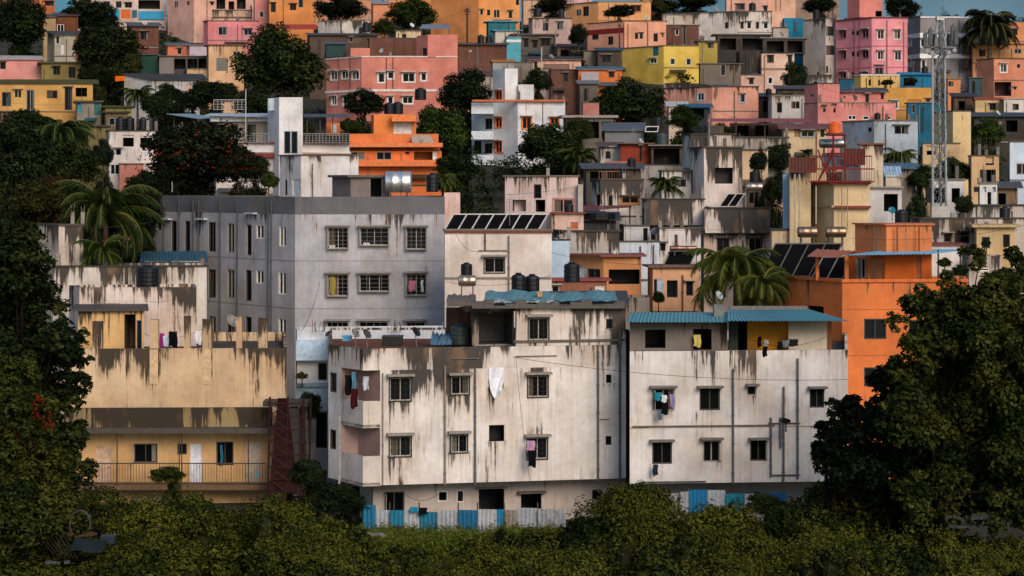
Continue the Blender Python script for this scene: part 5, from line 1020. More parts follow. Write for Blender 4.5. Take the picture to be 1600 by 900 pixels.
band(H('cream plank walled terrace shed on the mustard house', 1335, 1345, 1406, 117, 137, 228, 'd3b26e', "1357 1361 119 134 k; 1372 1375 119 134 k", st=.3, dep=3, down=False, dl=1.2), 116, 118, 'd2cdc4', .1)
H('bright blue tarpaulin terrace shed right of the cream plank shed', 1404, 1406, 1457, 116, 137, 229, '1f6a8a', "1412 1430 122 134 o:1c2420", st=.1, dep=3, roof='t:2a88a5:.4:.3', down=False)
H('deep blue painted wall box below the mustard house', 1416, 1418, 1474, 161, 200, 218, '1f5a72', "1425 1430 163 176 k", st=.2, dep=3, roof='s:4a6068:.2:.08')
H('blue low wall strip at the foot of the pink tower block', 1312, 1313, 1336, 124, 150, 235, '24607c', "", st=.1, dep=2)
# centre right slope
r = H('grey mauve and peach wide house with drips along its stepped top', 1037, 1113, 1185, 136, 200, 232, 'd79a86', "1090 1100 146 157 W:a9b4b8; 1156 1164 147 160 W:9aa0a4", st=.6, dl=4.8, dep=5, step=.4)
solid(r.root, 'raised_parapet', 1037, 1078, 1079, 128, 137, 234, 'a59488', "", .9, down=False, dl=3.0, dep=3)
H('small white house with blue awning in front of the mauve house', 1042, 1045, 1074, 165, 210, 220, 'cfc3ae', "1055 1064 171 180 k", st=.2, dep=4, roof='t:c3c3be:.6:.3')
H('dark blue awning stall left of the mauve wall', 1072, 1074, 1110, 167, 200, 219, '26343a', "1080 1100 170 185 o:15181a", st=.1, dep=3, roof='t:1f5c6e:.5:.4')
H('long low peach house with dark tiled roof above the orange house', 820, 824, 908, 93, 120, 248, 'd8ac98', "834 840 96 107 k; 849 890 100 108 d:7a5a4c", st=.3, dep=4, roof='t:453f3b:.6:.3')
H('grey cement wall with a black slab left of the yellow house', 890, 894, 934, 80, 105, 252, '7e766b', "", st=.4, dep=4, roof='s:4a4641:.2:.1')
H('brown shed with slanted tin roof touching the yellow house', 930, 934, 972, 78, 105, 250, '4a4038', "940 955 86 98 k", st=.3, dep=4, roof='t:2c4a58:.5:.3')
H('orange hut with white torn banner and blue tin roof edge', 901, 904, 972, 108, 160, 238, 'd2763f', "951 960 112 121 k; 921 930 118 126 k", st=.2, dep=4, roof='t:3c6a7c:.5:.3')
H('mauve hut with brown brick annex in front of the long peach house', 838, 842, 862, 107, 150, 240, 'a08a88', "", st=.3, dep=3, roof='s:5a534c:.15:.1')
H('dark red brick annex with a white lamp', 858, 861, 905, 109, 150, 239, '5c2a20', "880 888 114 128 k", m=BRICK, st=.2, dep=3, part='brick_wall', roof='s:4a3f3a:.15:.1')
H('orange shack with torn roof beside the dark hillside tree', 926, 930, 990, 133, 190, 230, 'c0683c', "944 951 140 160 k", st=.3, dep=4, roof='t:5c5a56:.5:.4')
H('dim grey shack behind the concrete frame house', 903, 906, 934, 130, 180, 228, '5a5550', "912 920 138 158 k", st=.3, dep=3, roof='t:77736c:.5:.3')
H('dusty pink shack wall above the concrete frame house', 908, 911, 936, 161, 200, 200, 'b2746c', "", st=.3, dep=3)
H('grey flat roofed hut at the top of the stepped white tower', 798, 800, 833, 98, 140, 244, '77736c', "", st=.4, dep=4)
H('brown hut behind the black roof tanks on the left slope', 163, 165, 200, 176, 215, 195, '6a5b40', "170 180 184 196 k", st=.3, dep=3, roof='s:3d3a2c:.3:.15')
H('low dark cottage between the palms and the white block', 1160, 1160, 1205, 290, 340, 153, '6a5a4c', "1170 1184 300 318 k", st=.4, dep=3, roof='t:55504b:.5:.3')
H('small peach cottage with brown shutters near the middle palm', 1206, 1210, 1234, 300, 360, 150, 'c59a7a', "1214 1222 308 320 k", st=.4, dep=3)
H('cream wall house with pipes at the edge of the black collectors', 1203, 1206, 1248, 360, 420, 133, 'c9b392', "1204 1214 366 368 k", st=.4, dep=3)

# houses along the brow of the hill
H('dim brown house at the top left corner behind the spreading tree', -30, -28, 58, -30, 40, 306, '8a5a44', "10 22 -5 8 k", st=.2, dep=5)
H('pale peach house on the brow behind the dark flat topped tree', 470, 474, 590, -30, 30, 305, 'c98f6c', "", st=.2, dep=5)
H('orange peach house on the brow between the two green trees', 596, 600, 690, -30, 30, 306, 'cf8a58', "640 650 -6 6 k", st=.2, dep=5)
H('cream house on the brow behind the dome tree at the top', 815, 818, 892, -25, 35, 304, 'c9a588', "", st=.2, dep=5)
H('orange washed house on the brow beside the olive tree', 1000, 1004, 1030, -12, 35, 303, 'd0854c', "", st=.2, dep=5)
H('dull house on the brow behind the teal hut', 1236, 1240, 1312, -6, 45, 302, '8f7a6c', "1262 1272 8 20 k", st=.4, dep=5)

H('grey white shed cluster with a dark doorway under the dark hillside trees', 1200, 1206, 1260, 150, 200, 226, 'b9b4ac', "1214 1222 160 176 k; 1236 1250 158 170 k", st=.7, dep=4)
H('low dark stall with a sagging roof above the grey white shed cluster', 1212, 1214, 1262, 138, 165, 236, '3c3834', "1222 1240 146 160 o:151412", st=.4, dep=4, roof='t:4a4743:.5:.4')
H('small mouldy white house beside the streaked concrete block foot', 1258, 1262, 1300, 118, 160, 246, 'b5aca0', "1270 1278 126 138 k", st=.9, dep=4)
H('charcoal shed with an open front below the pale peach house', 1160, 1164, 1214, 150, 190, 240, '35312e', "1170 1184 158 176 o:121110; 1192 1206 158 176 o:121110", st=.3, dep=4, roof='t:3a3836:.5:.4')
H('dim ochre cottage between the grey striped house and the orange cottage', 1462, 1466, 1484, 112, 160, 252, '8a6a44', "1470 1476 122 130 k", st=.4, dep=3, roof='t:4a4540:.4:.3')
H('black roofed brown hut above the deep blue wall box', 1486, 1490, 1524, 150, 190, 232, '5a463a', "1498 1508 158 172 o:151311", st=.4, dep=3, roof='t:33312f:.5:.4')
H('low grey house with a rusted roof under the turquoise striped terrace', 716, 720, 770, 116, 180, 236, '6f675d', "730 740 124 136 k", st=.8, dep=4, roof='t:5a4438:.5:.4')
H('cluttered brown shed between the orange hut and the weathered pink house', 866, 870, 906, 72, 100, 254, '54473e', "876 888 78 90 o:161412", st=.4, dep=4, roof='t:403c39:.5:.4')
H('narrow grey house with a rusty roof edge left of the red brown house', 934, 938, 972, 228, 270, 167, 'a39a90', "946 954 236 248 k", st=.9, dep=4, roof='t:5a3c30:.4:.3')
H('dark open workshop beneath the long pale wall', 912, 916, 1000, 262, 300, 154, '4a4540', "922 940 268 284 o:141312; 950 975 268 284 o:141312", st=.5, dep=4, roof='t:4d4a47:.4:.4')
H('weathered white shed under the mouldy flower box wall', 1030, 1034, 1080, 268, 330, 151, 'cbc4bb', "1042 1050 284 300 k; 1060 1072 280 292 k", st=1.0, dep=4, step=.3)
H('grey shack with a blue sheet roof behind the cream tower house', 1380, 1384, 1430, 262, 320, 150, '7a756e', "1394 1404 276 296 o:171614", st=.7, dep=4, roof='t:4a6878:.4:.4')
H('brown shack behind the twin pillar gatehouse', 1546, 1550, 1590, 292, 345, 138, '6f5c48', "1560 1572 302 320 o:161412", st=.5, dep=3, roof='t:4a4743:.4:.4')
# ------------------------------------------------------------------ trees on the slope
T = [
 ('dark spreading tree in the upper left corner', 25, 40, 95, 105, 245, '1a220c'),
 ('dark spiky topped tree in front of the teal house', 138, 28, 95, 75, 268, '161e0d'),
 ('round dark tree between the yellow house and the brick hut', 166, 78, 112, 88, 230, '20260d'),
 ('olive bush tree under the round dark tree', 205, 108, 40, 50, 226, '2c3010'),
 ('big dense dark tree left of the two tone pink house', 440, 110, 142, 145, 205, '232a0e'),
 ('lower bushy tree under the big dense dark tree', 400, 165, 80, 60, 195, '202a10'),
 ('dark bush tree between the roofs left of the white stair block', 335, 148, 90, 52, 188, '1a240e'),
 ('dark flat topped tree at the top centre', 530, 15, 110, 48, 262, '151b0b'),
 ('green tree beside the big orange house', 645, 27, 95, 62, 266, '283210'),
 ('small green tree under the green tree', 600, 46, 50, 34, 258, '2a3411'),
 ('dark tree in front of the pink house wall', 570, 165, 82, 55, 186, '141c0b'),
 ('dark dome tree right of the two tone pink house', 728, 152, 92, 90, 214, '161e0b'),
 ('leafy green tree between the orange house and the white orange trimmed house', 690, 208, 90, 100, 180, '2a3712'),
 ('bright bush tree beside the small rooms of the orange house', 548, 198, 45, 30, 180, '2a3612'),
 ('dark dome tree at the top right of the big orange house', 860, 12, 75, 32, 280, '141a0a'),
 ('tall small dark tree in front of the weathered pink house', 903, 58, 34, 42, 252, '161e0c'),
 ('dark crowned tree in front of the mauve and orange house', 966, 20, 58, 26, 274, '171d0b'),
 ('olive tree against the sky above the peach house', 1035, 10, 60, 40, 300, '262e10'),
 ('dark tree against the sky right of the olive tree', 1085, 4, 75, 30, 298, '1a200c'),
 ('large dark tree in the middle of the hillside', 985, 165, 130, 95, 216, '20280f'),
 ('low green tree beside the small white house', 1068, 188, 60, 50, 208, '263011'),
 ('bushy tree in front of the white orange trimmed house', 855, 232, 110, 80, 182, '232c10'),
 ('shaded bush tree beside the tall narrow slabs', 880, 262, 70, 50, 176, '1c260f'),
 ('small shaded tree left of the concrete frame house', 840, 130, 46, 48, 222, '1e250f'),
 ('bush tree between the concrete slabs', 905, 205, 45, 50, 184, '2a3212'),
 ('dark tree above the streaked grey block', 1280, 10, 60, 36, 285, '191f0c'),
 ('round dark tree between the pink tower and the sky', 1410, 16, 58, 50, 285, '12170a'),
 ('round green tree beside the tall cream block', 1545, 214, 56, 62, 188, '2b3812'),
 ('green tree at the foot of the cell tower', 1490, 270, 70, 50, 152, '243010'),
 ('leafy tree behind the white stair structure', 1440, 282, 60, 50, 150, '1e2a10'),
 ('dark shrub tree left of the cream water tower house', 1215, 250, 40, 62, 158, '1a240f'),
 ('green bush on the terrace left of the red tin sheet', 1218, 228, 44, 30, 170, '2a3612'),
 ('shaded tree below the orange house balcony', 715, 268, 75, 60, 150, '1b250f'),
 ('fern like bush tree behind the steel cylinder', 700, 290, 55, 40, 142, '25310f'),
 ('dark tree mass on the far left behind the palm', 25, 250, 110, 130, 150, '1a220d'),
 ('shaded tree under the dark mass at the far left', 60, 322, 110, 80, 138, '1c240d'),
 ('rusty leaved tree beside the left palm', 80, 300, 70, 60, 142, '33290f'),
 ('dark tree below the rounded grey hut', 150, 118, 60, 40, 222, '1c240e'),
 ('bushy dark tree between the conifer and the red flowering tree', 225, 300, 60, 70, 142, '161e0b'),
 ('small bright bush beside the white house ground floor', 420, 285, 36, 30, 150, '34401a'),
 ('tree on the left slope under the yellow house', 60, 195, 90, 36, 190, '252d10'),
 ('dim tree behind the dark corrugated sheds', 265, 150, 60, 40, 210, '1c260f'),
 ('low tree in front of the pale grey house', 240, 165, 50, 40, 208, '1e2810'),
 ('low dark tree left of the white block under the sheds', 300, 160, 50, 44, 196, '141c0b'),
 ('shrubby tree on the terrace of the mustard house', 1386, 130, 24, 12, 226, '222c10'),
 ('shrubby tree inside the bright blue terrace shed', 1424, 127, 30, 14, 227, '2c3812'),
 ('shaded tree beside the streaked concrete block', 1250, 130, 22, 36, 256, '161c0c'),
 ('dark tree at the foot of the streaked concrete block', 1243, 128, 40, 64, 252, '1c240f'),
 ('fern clad shrub tree on the right terrace wall', 1505, 322, 32, 40, 127, '1e2a12'),
 ('small dark tree among the roofs of the white stair tower', 1185, 255, 24, 50, 150, '141c0c'),
 ('broad dark tree in the shade of the left palms', 40, 215, 130, 90, 168, '1f280e'),
 ('deep green tree under the yellow house terrace', 110, 262, 100, 90, 156, '232b0f'),
 ('dark tree at the roots of the left coconut palm', 190, 345, 110, 90, 136, '1a220c'),
 ('olive tree behind the blackened concrete block', 60, 318, 120, 70, 134, '2e3110'),
 ('shaded tree right of the left coconut palm', 225, 330, 60, 100, 137, '141b0a'),
 ('dark tree rising by the grey shed', 262, 180, 70, 60, 192, '1b240e'),
 ('brown green tree under the white stair block terrace', 400, 268, 60, 50, 152, '232a10'),
 ('shaded tree between the middle tin sheds', 960, 215, 50, 36, 176, '1c240e'),
 ('dim tree under the long red tin roof', 1130, 212, 50, 40, 180, '20280f'),
 ('dark tree behind the cream tower house balcony', 1215, 300, 44, 60, 146, '1a220d'),
]
for i, (l, px, py, ww, hh, Y, c) in enumerate(T): tree(l, px, py, ww, hh, Y, c)
tree('red flowering tree beside the grey flats', 305, 250, 188, 132, 150, '171c0b', blossom=220)
tree('red flowering small tree at the foot of the red flowering tree', 370, 262, 70, 70, 147, '171c0b', blossom=110)
tree('dark bush behind the wall of the grey flats', 255, 285, 80, 50, 146, '141a0a')
tree('narrow dark conifer in front of the pale tank block', 161, 246, 26, 60, 160, '141c10')
for a in (('coconut palm with long arching fronds left of the grey flats', 165, 340, 100, 131, '232e10', 24), ('tall dark palm on the left slope', 92, 218, 68, 165, '1c2a10', 20), ('small palm leaning on the pale grey house', 215, 150, 34, 214, '22300f', 14),
          ('coconut palm in front of the orange terrace', 1150, 432, 92, 118, '353e13', 26), ('short palm on the roof of the black streaked parapet', 1040, 292, 34, 145, '27320f', 18), ('palm clump left of the concrete slabs', 905, 250, 40, 172, '26310f', 18),
          ('silhouetted palm against the sky at the right', 1546, 44, 56, 268, '12180b', 26), ('bushy palm below the light blue grey house', 1405, 250, 36, 158, '28340f', 18), ('fan shaped palm behind the steel water cylinder', 694, 284, 26, 139, '2a3611', 14),
          ('drooping palm in the shade behind the tilted roof', 1190, 450, 60, 116, '343c14', 16), ('young palm beside the left balcony tree', 160, 395, 50, 127, '26330f', 14), ('tiny palm among shrubs under the mustard shed', 1260, 240, 16, 150, '26330f', 12)):
    palm(*a[:6], fronds=a[6])
# ------------------------------------------------------------------ big near trees
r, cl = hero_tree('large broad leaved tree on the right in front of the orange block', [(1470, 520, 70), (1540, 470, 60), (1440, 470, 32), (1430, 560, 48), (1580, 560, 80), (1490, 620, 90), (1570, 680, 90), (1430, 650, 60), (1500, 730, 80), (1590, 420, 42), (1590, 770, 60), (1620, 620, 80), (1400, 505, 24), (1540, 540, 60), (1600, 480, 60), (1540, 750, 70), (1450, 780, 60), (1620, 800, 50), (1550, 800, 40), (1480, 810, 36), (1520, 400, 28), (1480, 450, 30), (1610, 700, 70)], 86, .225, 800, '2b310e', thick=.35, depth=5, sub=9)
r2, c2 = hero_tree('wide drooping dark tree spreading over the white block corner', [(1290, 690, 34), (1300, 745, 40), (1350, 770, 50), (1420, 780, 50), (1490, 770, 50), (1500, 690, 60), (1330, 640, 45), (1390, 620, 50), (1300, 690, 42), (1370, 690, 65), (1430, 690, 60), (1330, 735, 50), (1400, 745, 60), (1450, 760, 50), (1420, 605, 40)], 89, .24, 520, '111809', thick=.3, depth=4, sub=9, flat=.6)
r3, c3 = hero_tree('tall dark tree with waxy leaves on the left edge', [(30, 410, 60), (60, 470, 50), (20, 480, 50), (100, 530, 42), (60, 560, 60), (115, 575, 36), (90, 640, 48), (125, 600, 26), (10, 560, 50), (70, 700, 60), (110, 690, 40), (120, 740, 36)], 86, .24, 600, '1d240b', thick=.28, depth=4, sub=10)
r4, c4 = hero_tree('red flowered bushy tree low on the left edge', [(20, 590, 45), (40, 650, 60), (10, 700, 60), (60, 740, 60), (30, 800, 70), (80, 800, 55), (10, 860, 60), (100, 850, 40), (65, 640, 36)], 80, .20, 700, '2c320d', thick=.25, depth=4, sub=11)
blossoms(r4, [(P(60, 642, 78.5), .55), (P(75, 660, 78.5), .4), (P(48, 690, 78.4), .3), (P(62, 625, 78.6), .3), (P(35, 675, 78.4), .5)], 26, .17, '561a0e')
# ------------------------------------------------------------------ foreground undergrowth
def undergrowth():
    g = random.Random(3); domes = []
    prof = [(120, 800), (160, 775), (220, 752), (300, 750), (360, 757), (420, 765), (470, 772), (530, 798), (570, 835), (680, 852), (770, 846), (860, 826), (905, 786), (960, 792), (1040, 790), (1080, 795), (1130, 797), (1180, 786), (1250, 758), (1330, 748), (1410, 762), (1460, 795), (1520, 820), (1600, 824), (1680, 830)]
    for row, (Y0, dy) in enumerate(((91, 0), (88.5, 14), (86, 30), (83, 50), (80, 72), (77, 92), (74, 112), (71.5, 128))):
        x = -60
        while x < 1680:
            t = float(np.interp(x, [p[0] for p in prof], [p[1] for p in prof])); t = max(t, t * .75 + 205 if row else t) + dy * (1.0 if t < 800 else .55) + g.uniform(-9, 12); Y = Y0 + g.uniform(-1.1, 1.1)
            r = g.choice((g.uniform(20, 36), g.uniform(36, 95))) * Y / F; c = P(x, t + g.choice((0, 8, 26, -12)), Y); domes.append((c.x, Y, c.z - r * 1.02, r * 1.1, r, ground(Y))); x += g.uniform(1.1, 2.0) * r / Y * F
    Pn, Nn, Sn, Tn = [], [], [], []; core = MB()
    def put(p, n, s, t): Pn.append(p); Nn.append(n); Sn.append(s); Tn.append(np.clip(t, 0, 1))
    for (x, y, z, rx, rz, gz) in domes:
        kind = g.choice((0, 0, 1, 1, 2, 3)); lf = (.15, .20, .28, .16)[kind]; ti = g.gauss((.42, .54, .66, .30)[kind], .19); ns = int(g.uniform(16, 26) * max(.6, rx)); flat = (.8, .9, .7, 1.1)[kind]
        for k in range(ns):
            d = rand_dirs(1)[0]; d[2] = abs(d[2]) * 1.1 - .1; q = g.uniform(.55, 1.0); r = rx * g.uniform(.2, .42); cc = (x + d[0] * rx * q * .85, y + d[1] * rx * q * .85, z + d[2] * rz * q * .9)
            n = max(30, int((170, 105, 60, 150)[kind] * r * r * 4.2)); p, nn, t = clump_points(cc, r, n, flat, (.6, 1.08), .6, ti + g.gauss(0, .13)); put(p, nn, lf * RNG.uniform(.6, 1.4, n), t)
        m = int(70 * max(.3, z - gz)); a = RNG.uniform(0, 6.283, m); q = np.stack([x + np.cos(a) * rx * RNG.uniform(.7, 1.0, m), y + np.sin(a) * rx * RNG.uniform(.7, 1.0, m), RNG.uniform(gz, max(z, gz + .2), m)], 1); put(q, np.stack([np.cos(a), np.sin(a), np.full(m, .5)], 1) + rand_dirs(m) * .7, .16 * RNG.uniform(.6, 1.4, m), ti + RNG.normal(0, .17, m))
        for k in range(4 if kind != 3 else 12):   # upright sprigs
            a = g.uniform(0, 6.28); q0 = np.array([x + math.cos(a) * rx * g.uniform(0, .8), y + math.sin(a) * rx * .7, z + rz * g.uniform(.7, .95)]); n2 = 14; tt = RNG.random(n2); h = g.uniform(.3, .8); ln = g.uniform(-.3, .3)
            put(q0 + np.stack([RNG.normal(0, .06, n2) + ln * tt, RNG.normal(0, .06, n2), tt * h], 1), rand_dirs(n2) + np.array([0, 0, .6]), .14 * RNG.uniform(.6, 1.2, n2) * (1.2 - tt * .5), .32 + RNG.normal(0, .15, n2))
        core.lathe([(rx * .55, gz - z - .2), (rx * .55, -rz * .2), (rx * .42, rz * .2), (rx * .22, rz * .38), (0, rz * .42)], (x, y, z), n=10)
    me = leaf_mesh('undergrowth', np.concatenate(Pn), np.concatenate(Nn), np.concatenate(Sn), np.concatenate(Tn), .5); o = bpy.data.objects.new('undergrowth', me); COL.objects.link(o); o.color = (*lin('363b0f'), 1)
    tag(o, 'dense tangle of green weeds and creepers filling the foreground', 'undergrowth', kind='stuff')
    c = core.build('undergrowth', LEAF, None, '121608'); tag(c, 'dark solid cores filling the inside of the foreground tangle', 'undergrowth', kind='stuff')  # solid dark cores added so nothing shows through the leaves
    # grass along the fence
    n = 15000; px = RNG.uniform(545, 905, n); yy = RNG.uniform(90.5, 95.3, n); x = (px - 800) * yy / F; p = np.stack([x, yy, np.array([ground(v) for v in yy]) + RNG.uniform(.0, 1.0, n) ** 1.5 * 1.25], 1)
    me = leaf_mesh('grass', p, rand_dirs(n) * np.array([1, 1, .25]), .34 * RNG.uniform(.5, 1.3, n), np.clip(RNG.normal(.45, .16, n), 0, 1), .16); o = bpy.data.objects.new('grass', me); COL.objects.link(o); o.color = (*lin('414a14'), 1); tag(o, 'long grass growing against the corrugated fence', 'grass', kind='stuff')
    # weeds between the houses of the slope
    Pn, Nn, Tn = [], [], []
    for k in range(2600):
        y = g.uniform(112, 335); px = g.uniform(-120, 1720); x = (px - 800) * y / F; r = g.uniform(.35, 1.25); n = int(70 * r * r) + 14
        p, nn, t = clump_points((x, y, ground(y, x) + r * g.uniform(.1, .9)), r, n, .9, (.5, 1.1), .5, g.uniform(.25, .75)); Pn.append(p); Nn.append(nn); Tn.append(t)
    p = np.concatenate(Pn); nn = np.concatenate(Nn); tt = np.concatenate(Tn); n = len(p)
    me = leaf_mesh('weeds', p, nn, .30 * RNG.uniform(.6, 1.4, n), tt, .6); o = bpy.data.objects.new('weeds', me); COL.objects.link(o); o.color = (*lin('1e260c'), 1); tag(o, 'weeds and scrub covering the slope between the houses', 'weeds', kind='stuff')
undergrowth()
# bushes one can tell apart near the buildings
for (l, px, py, ww, hh, Y, c) in (('dark round bush at the left corner of the white block', 535, 785, 90, 62, 96, '161e0b'), ('bush climbing beside the rusty tower', 478, 745, 60, 60, 99, '1a220d'), ('creeper bush hanging on the pale blue building', 484, 640, 22, 66, 111, '1f2c12'),
       ('small potted shrub on the pale blue balcony', 472, 588, 22, 16, 112.5, '4a4a26'), ('leafy shrub behind the corridor railing of the cream block', 262, 745, 60, 34, 103, '2c3410'), ('bush in front of the fence at the white block corner', 1010, 792, 60, 30, 92.5, '2b340f'),
       ('dark bush under the white block with blue roof', 1200, 792, 76, 44, 92, '252e0f'), ('small bush sprouting from the pipes of the white block', 1228, 658, 28, 10, 98.3, '20290f'), ('potted bush in front of the peach house doorway', 1029, 466, 18, 26, 123.5, '1f280f'),
       ('hanging plant on the cream window at the right', 1541, 380, 16, 16, 121.5, '2a3612'), ('bush on the orange roof terrace', 1476, 412, 26, 20, 112.6, '26300f'), ('terrace bush behind the tall right tree', 1500, 425, 30, 24, 111.5, '1e280f')):
    tree(l, px, py, ww, hh, Y, c, name='bush')
# ------------------------------------------------------------------ corrugated fence
def fence():
    root = empty('corrugated_fence', (X(570, 96), 96, 0), 'corrugated metal fence of white and blue sheets in front of the white blocks', 'fence')
    for (x0, x1, yt, yb, c, l) in ((567, 587, 789, 826, '1d6f92', 'b'), (587.5, 609, 797, 824, 'a9acae', 'w'), (609.5, 631, 797, 822, '1f7793', 'b'), (631.5, 655, 796, 826, 'adafb0', 'w'), (655.5, 683, 800, 828, '217490', 'b'), (683.5, 716, 798, 830, 'a8abad', 'w'), (716.5, 746, 797, 834, '1c678a', 'b'), (746.5, 776, 796, 832, 'b0b3b4', 'w'), (776.5, 788, 796, 822, '1f7fa8', 'b'), (788.5, 808, 797, 824, '8f8478', 'r'), (808.5, 840, 794, 824, 'a3a6a7', 'w'), (840.5, 884, 795, 824, 'aaadae', 'w'),
                            (986, 1015, 770, 800, 'b9bdbf', 'w'), (1015.5, 1062, 771, 800, 'a6a9ab', 'w'), (1062.5, 1076, 768, 800, 'acafb0', 'w'), (1076.5, 1105, 765, 800, '1e78a4', 'b'), (1105.5, 1133, 766, 800, 'b0b3b4', 'w'), (1133.5, 1163, 771, 800, '1f8494', 'b'), (1163.5, 1198, 772, 800, 'b0b3b2', 'w'), (1198.5, 1230, 769, 800, '1d6c98', 'b')):
        Y = 95.6 + random.uniform(-.12, .12); mb = MB(); corr(mb, P(x0, yb, Y), P(x1, yb, Y + .05), P(x1, yt, Y + random.uniform(0, .15)), P(x0, yt + random.uniform(-1, 1), Y), .2, .028)
        o = mb.build('fence_sheet', TIN, root, c); o['label'] = {'b': 'blue corrugated sheet', 'w': 'white corrugated sheet', 'r': 'rusty corrugated sheet'}[l]
    mb = MB()
    for px in (566, 609, 655, 716, 746, 788, 840, 986, 1076, 1133, 1198): mb.tube(P(px, 832, 95.9), P(px, 785 if px < 900 else 762, 95.9), .035)
    mb.build('fence_posts', PAINT, root, '4a4540')
fence()
# ------------------------------------------------------------------ tanks, dishes, panels
for i, (l, a) in enumerate((('left black water tank behind the blue tarpaulin heap', (799, 821, 426, 462, 109)), ('right black water tank behind the blue tarpaulin heap', (820, 843, 428, 461, 109.6)), ('tall black water tank on a stand before the light blue stair block', (881, 906, 409, 440, 112)), ('slim black tank beside the white solar block window', (720, 738, 410, 431, 116)),
      ('big black tank in front of the stained white upper wall', (213, 249, 414, 447, 119.5)), ('black tank on the roof of the pink house', (648, 666, 137, 156, 212)), ('left dark grey tank above the orange stair room', (600, 616, 160, 178, 186)), ('right dark grey tank above the orange stair room', (612, 630, 159, 178, 187)),
      ('first black tank from the left on the pale tank block', (181, 195, 182, 203.5, 168)), ('second black tank from the left on the pale tank block', (195, 210, 182, 203.5, 168.6)), ('third black tank from the left on the pale tank block', (217, 230, 183, 203.5, 168)), ('fourth black tank from the left on the pale tank block', (228, 241, 183, 203.5, 168.6)),
      ('black tank on the terrace behind the orange stair tower', (1398, 1419, 327, 350, 122)), ('dark tank above the pink upper house', (1366, 1376, 176, 187, 199.4)), ('ribbed grey tank near the concrete frame house', (1026, 1043, 207, 228, 170)), ('slender dark tank in the hillside trees', (1021, 1034, 183, 200, 176)),
      ('dark tank perched above a steel drum beside the stair tower', (1171, 1188, 266, 285, 147)), ('teal tank on the porch roof under the dome tree', (833, 847, 12, 26, 270)), ('greenish tub in the brick roof corner of the white block', (704, 735, 505, 538, 104.2)), ('small dark green tank on the parapet at the right edge', (1574, 1592, 318, 331, 131)),
      ('big round black tank on the stall roof in the middle', (908, 962, 330, 343, 139)))):
    tank(l, *a, col={'greenish tub in the brick roof corner of the white block': '3a4440', 'ribbed grey tank near the concrete frame house': '3a3f40'}.get(l, '0b0c0e'))
cyl_tank('white enamel water cylinder on a lattice stand beside the white solar block', 716, 744, 430, 447, 115, 'b9a893', .8)
cyl_tank('steel drum under the dark tank beside the stair tower', 1165, 1192, 285, 299, 146.5, 'a89a8c', .4)
cyl_tank('brown capped water cylinder above the tilted grey panel', 1046, 1089, 384, 392, 127.5, '8a6a5c', .3)
solar('tilted grey collector below the brown capped cylinder', 1036, 1078, 393, 415, 126.6, 1, 10, 1.6, '77726c')
solar('dark sloping collector pair on the terrace of the white stair tower', 1124, 1150, 303, 323, 144, 2, 14, 1.6, 'b9b2a8')
solar('white bordered panel on the hillside shed roof', 1008, 1027, 198, 206, 171, 1, 2, .8, 'd5d2cc')
for i, (l, px, py, d, Y, f, c) in enumerate((('first dark dish from the left on the stained parapet roof', 512, 521, 11, 101.2, (-.6, -.5, .6), '2a2a2c'), ('tilted grey dish next to the blue plastic on the parapet roof', 556, 520, 17, 101.6, (.75, -.45, .5), '77706a'), ('larger charcoal dish on the parapet roof', 574, 521, 18, 101.6, (.75, -.45, .5), '3c3d3f'), ('big black dish near the middle of the parapet roof', 651, 518, 18, 102, (.75, -.45, .5), '17181a'),
      ('grey dish on the last post of the cream block', 363, 501, 22, 109.5, (.7, -.6, .4), '8a857c'), ('wire dish on the pier of the blue roof', 1124, 461, 15, 101.8, (.6, -.7, .4), '9aa0a4'), ('small dish on the terrace below the pink house roof room', 596, 79, 9, 228, (-.5, -.7, .5), 'a9a49c'), ('grey dish by the shed wall behind the tilted panel', 1023, 361, 14, 138, (-.6, -.7, .4), '6f7174'),
      ('dark dish on the salmon house roof corner', 1336, 152, 12, 206, (.7, -.6, .4), '4a4644'), ('teal dish in the open doorway house', 1394, 328, 12, 134.5, (-.2, -.9, .4), '2a7f96'), ('small white dish on the white wall terrace', 644, 39, 8, 256, (.5, -.7, .5), 'c9c6c0'))): dish(l, px, py, d, Y, f, c, mast=.8)
dish('small white dish on the teal and white house roof line', 150, -2, 9, 291, (0.60, -.6, .5), 'b5b2ac', mast=.7)
dish('grey dish on the bright pink house roof edge', 372, 29, 9, 267, (-0.50, -.6, .5), '6f6d6a', mast=.7)
dish('white dish on the dark brick hut roof', 226, 36, 9, 257, (0.40, -.6, .5), 'a9a6a0', mast=.7)
dish('dish on the flat roof of the long white stained house', 1120, 14, 9, 285, (0.70, -.6, .5), '8a8885', mast=.7)
dish('grey dish on the olive yellow hut roof', 1104, 61, 8, 266, (-0.30, -.6, .5), 'b5b2ac', mast=.7)
dish('pale dish on the pale peach house porch roof', 1222, 53, 9, 263, (0.50, -.6, .5), '6f6d6a', mast=.7)
dish('dish above the pink peach striped house', 1010, 28, 9, 268, (0.60, -.6, .5), 'a9a6a0', mast=.7)
dish('white dish on the salmon house by the red tin roof', 1282, 127, 9, 212, (-0.60, -.6, .5), '8a8885', mast=.7)
dish('small dish on the dark stalls by the right edge', 1560, 176, 9, 216, (0.50, -.6, .5), 'b5b2ac', mast=.7)
dish('grey dish on the low peach house roof', 862, 88, 9, 248, (0.40, -.6, .5), '6f6d6a', mast=.7)
dish('dish on the red brown house roof', 1002, 220, 10, 166, (0.70, -.6, .5), 'a9a6a0', mast=.7)
dish('white dish on the cream house of the right slope', 1540, 350, 11, 123.5, (-0.40, -.6, .5), '8a8885', mast=.7)
dish('dish on the peach veranda house roof', 962, 396, 11, 128.5, (0.50, -.6, .5), 'b5b2ac', mast=.7)
dish('dish on the light blue stair block roof', 874, 371, 10, 126.5, (0.60, -.6, .5), '6f6d6a', mast=.7)
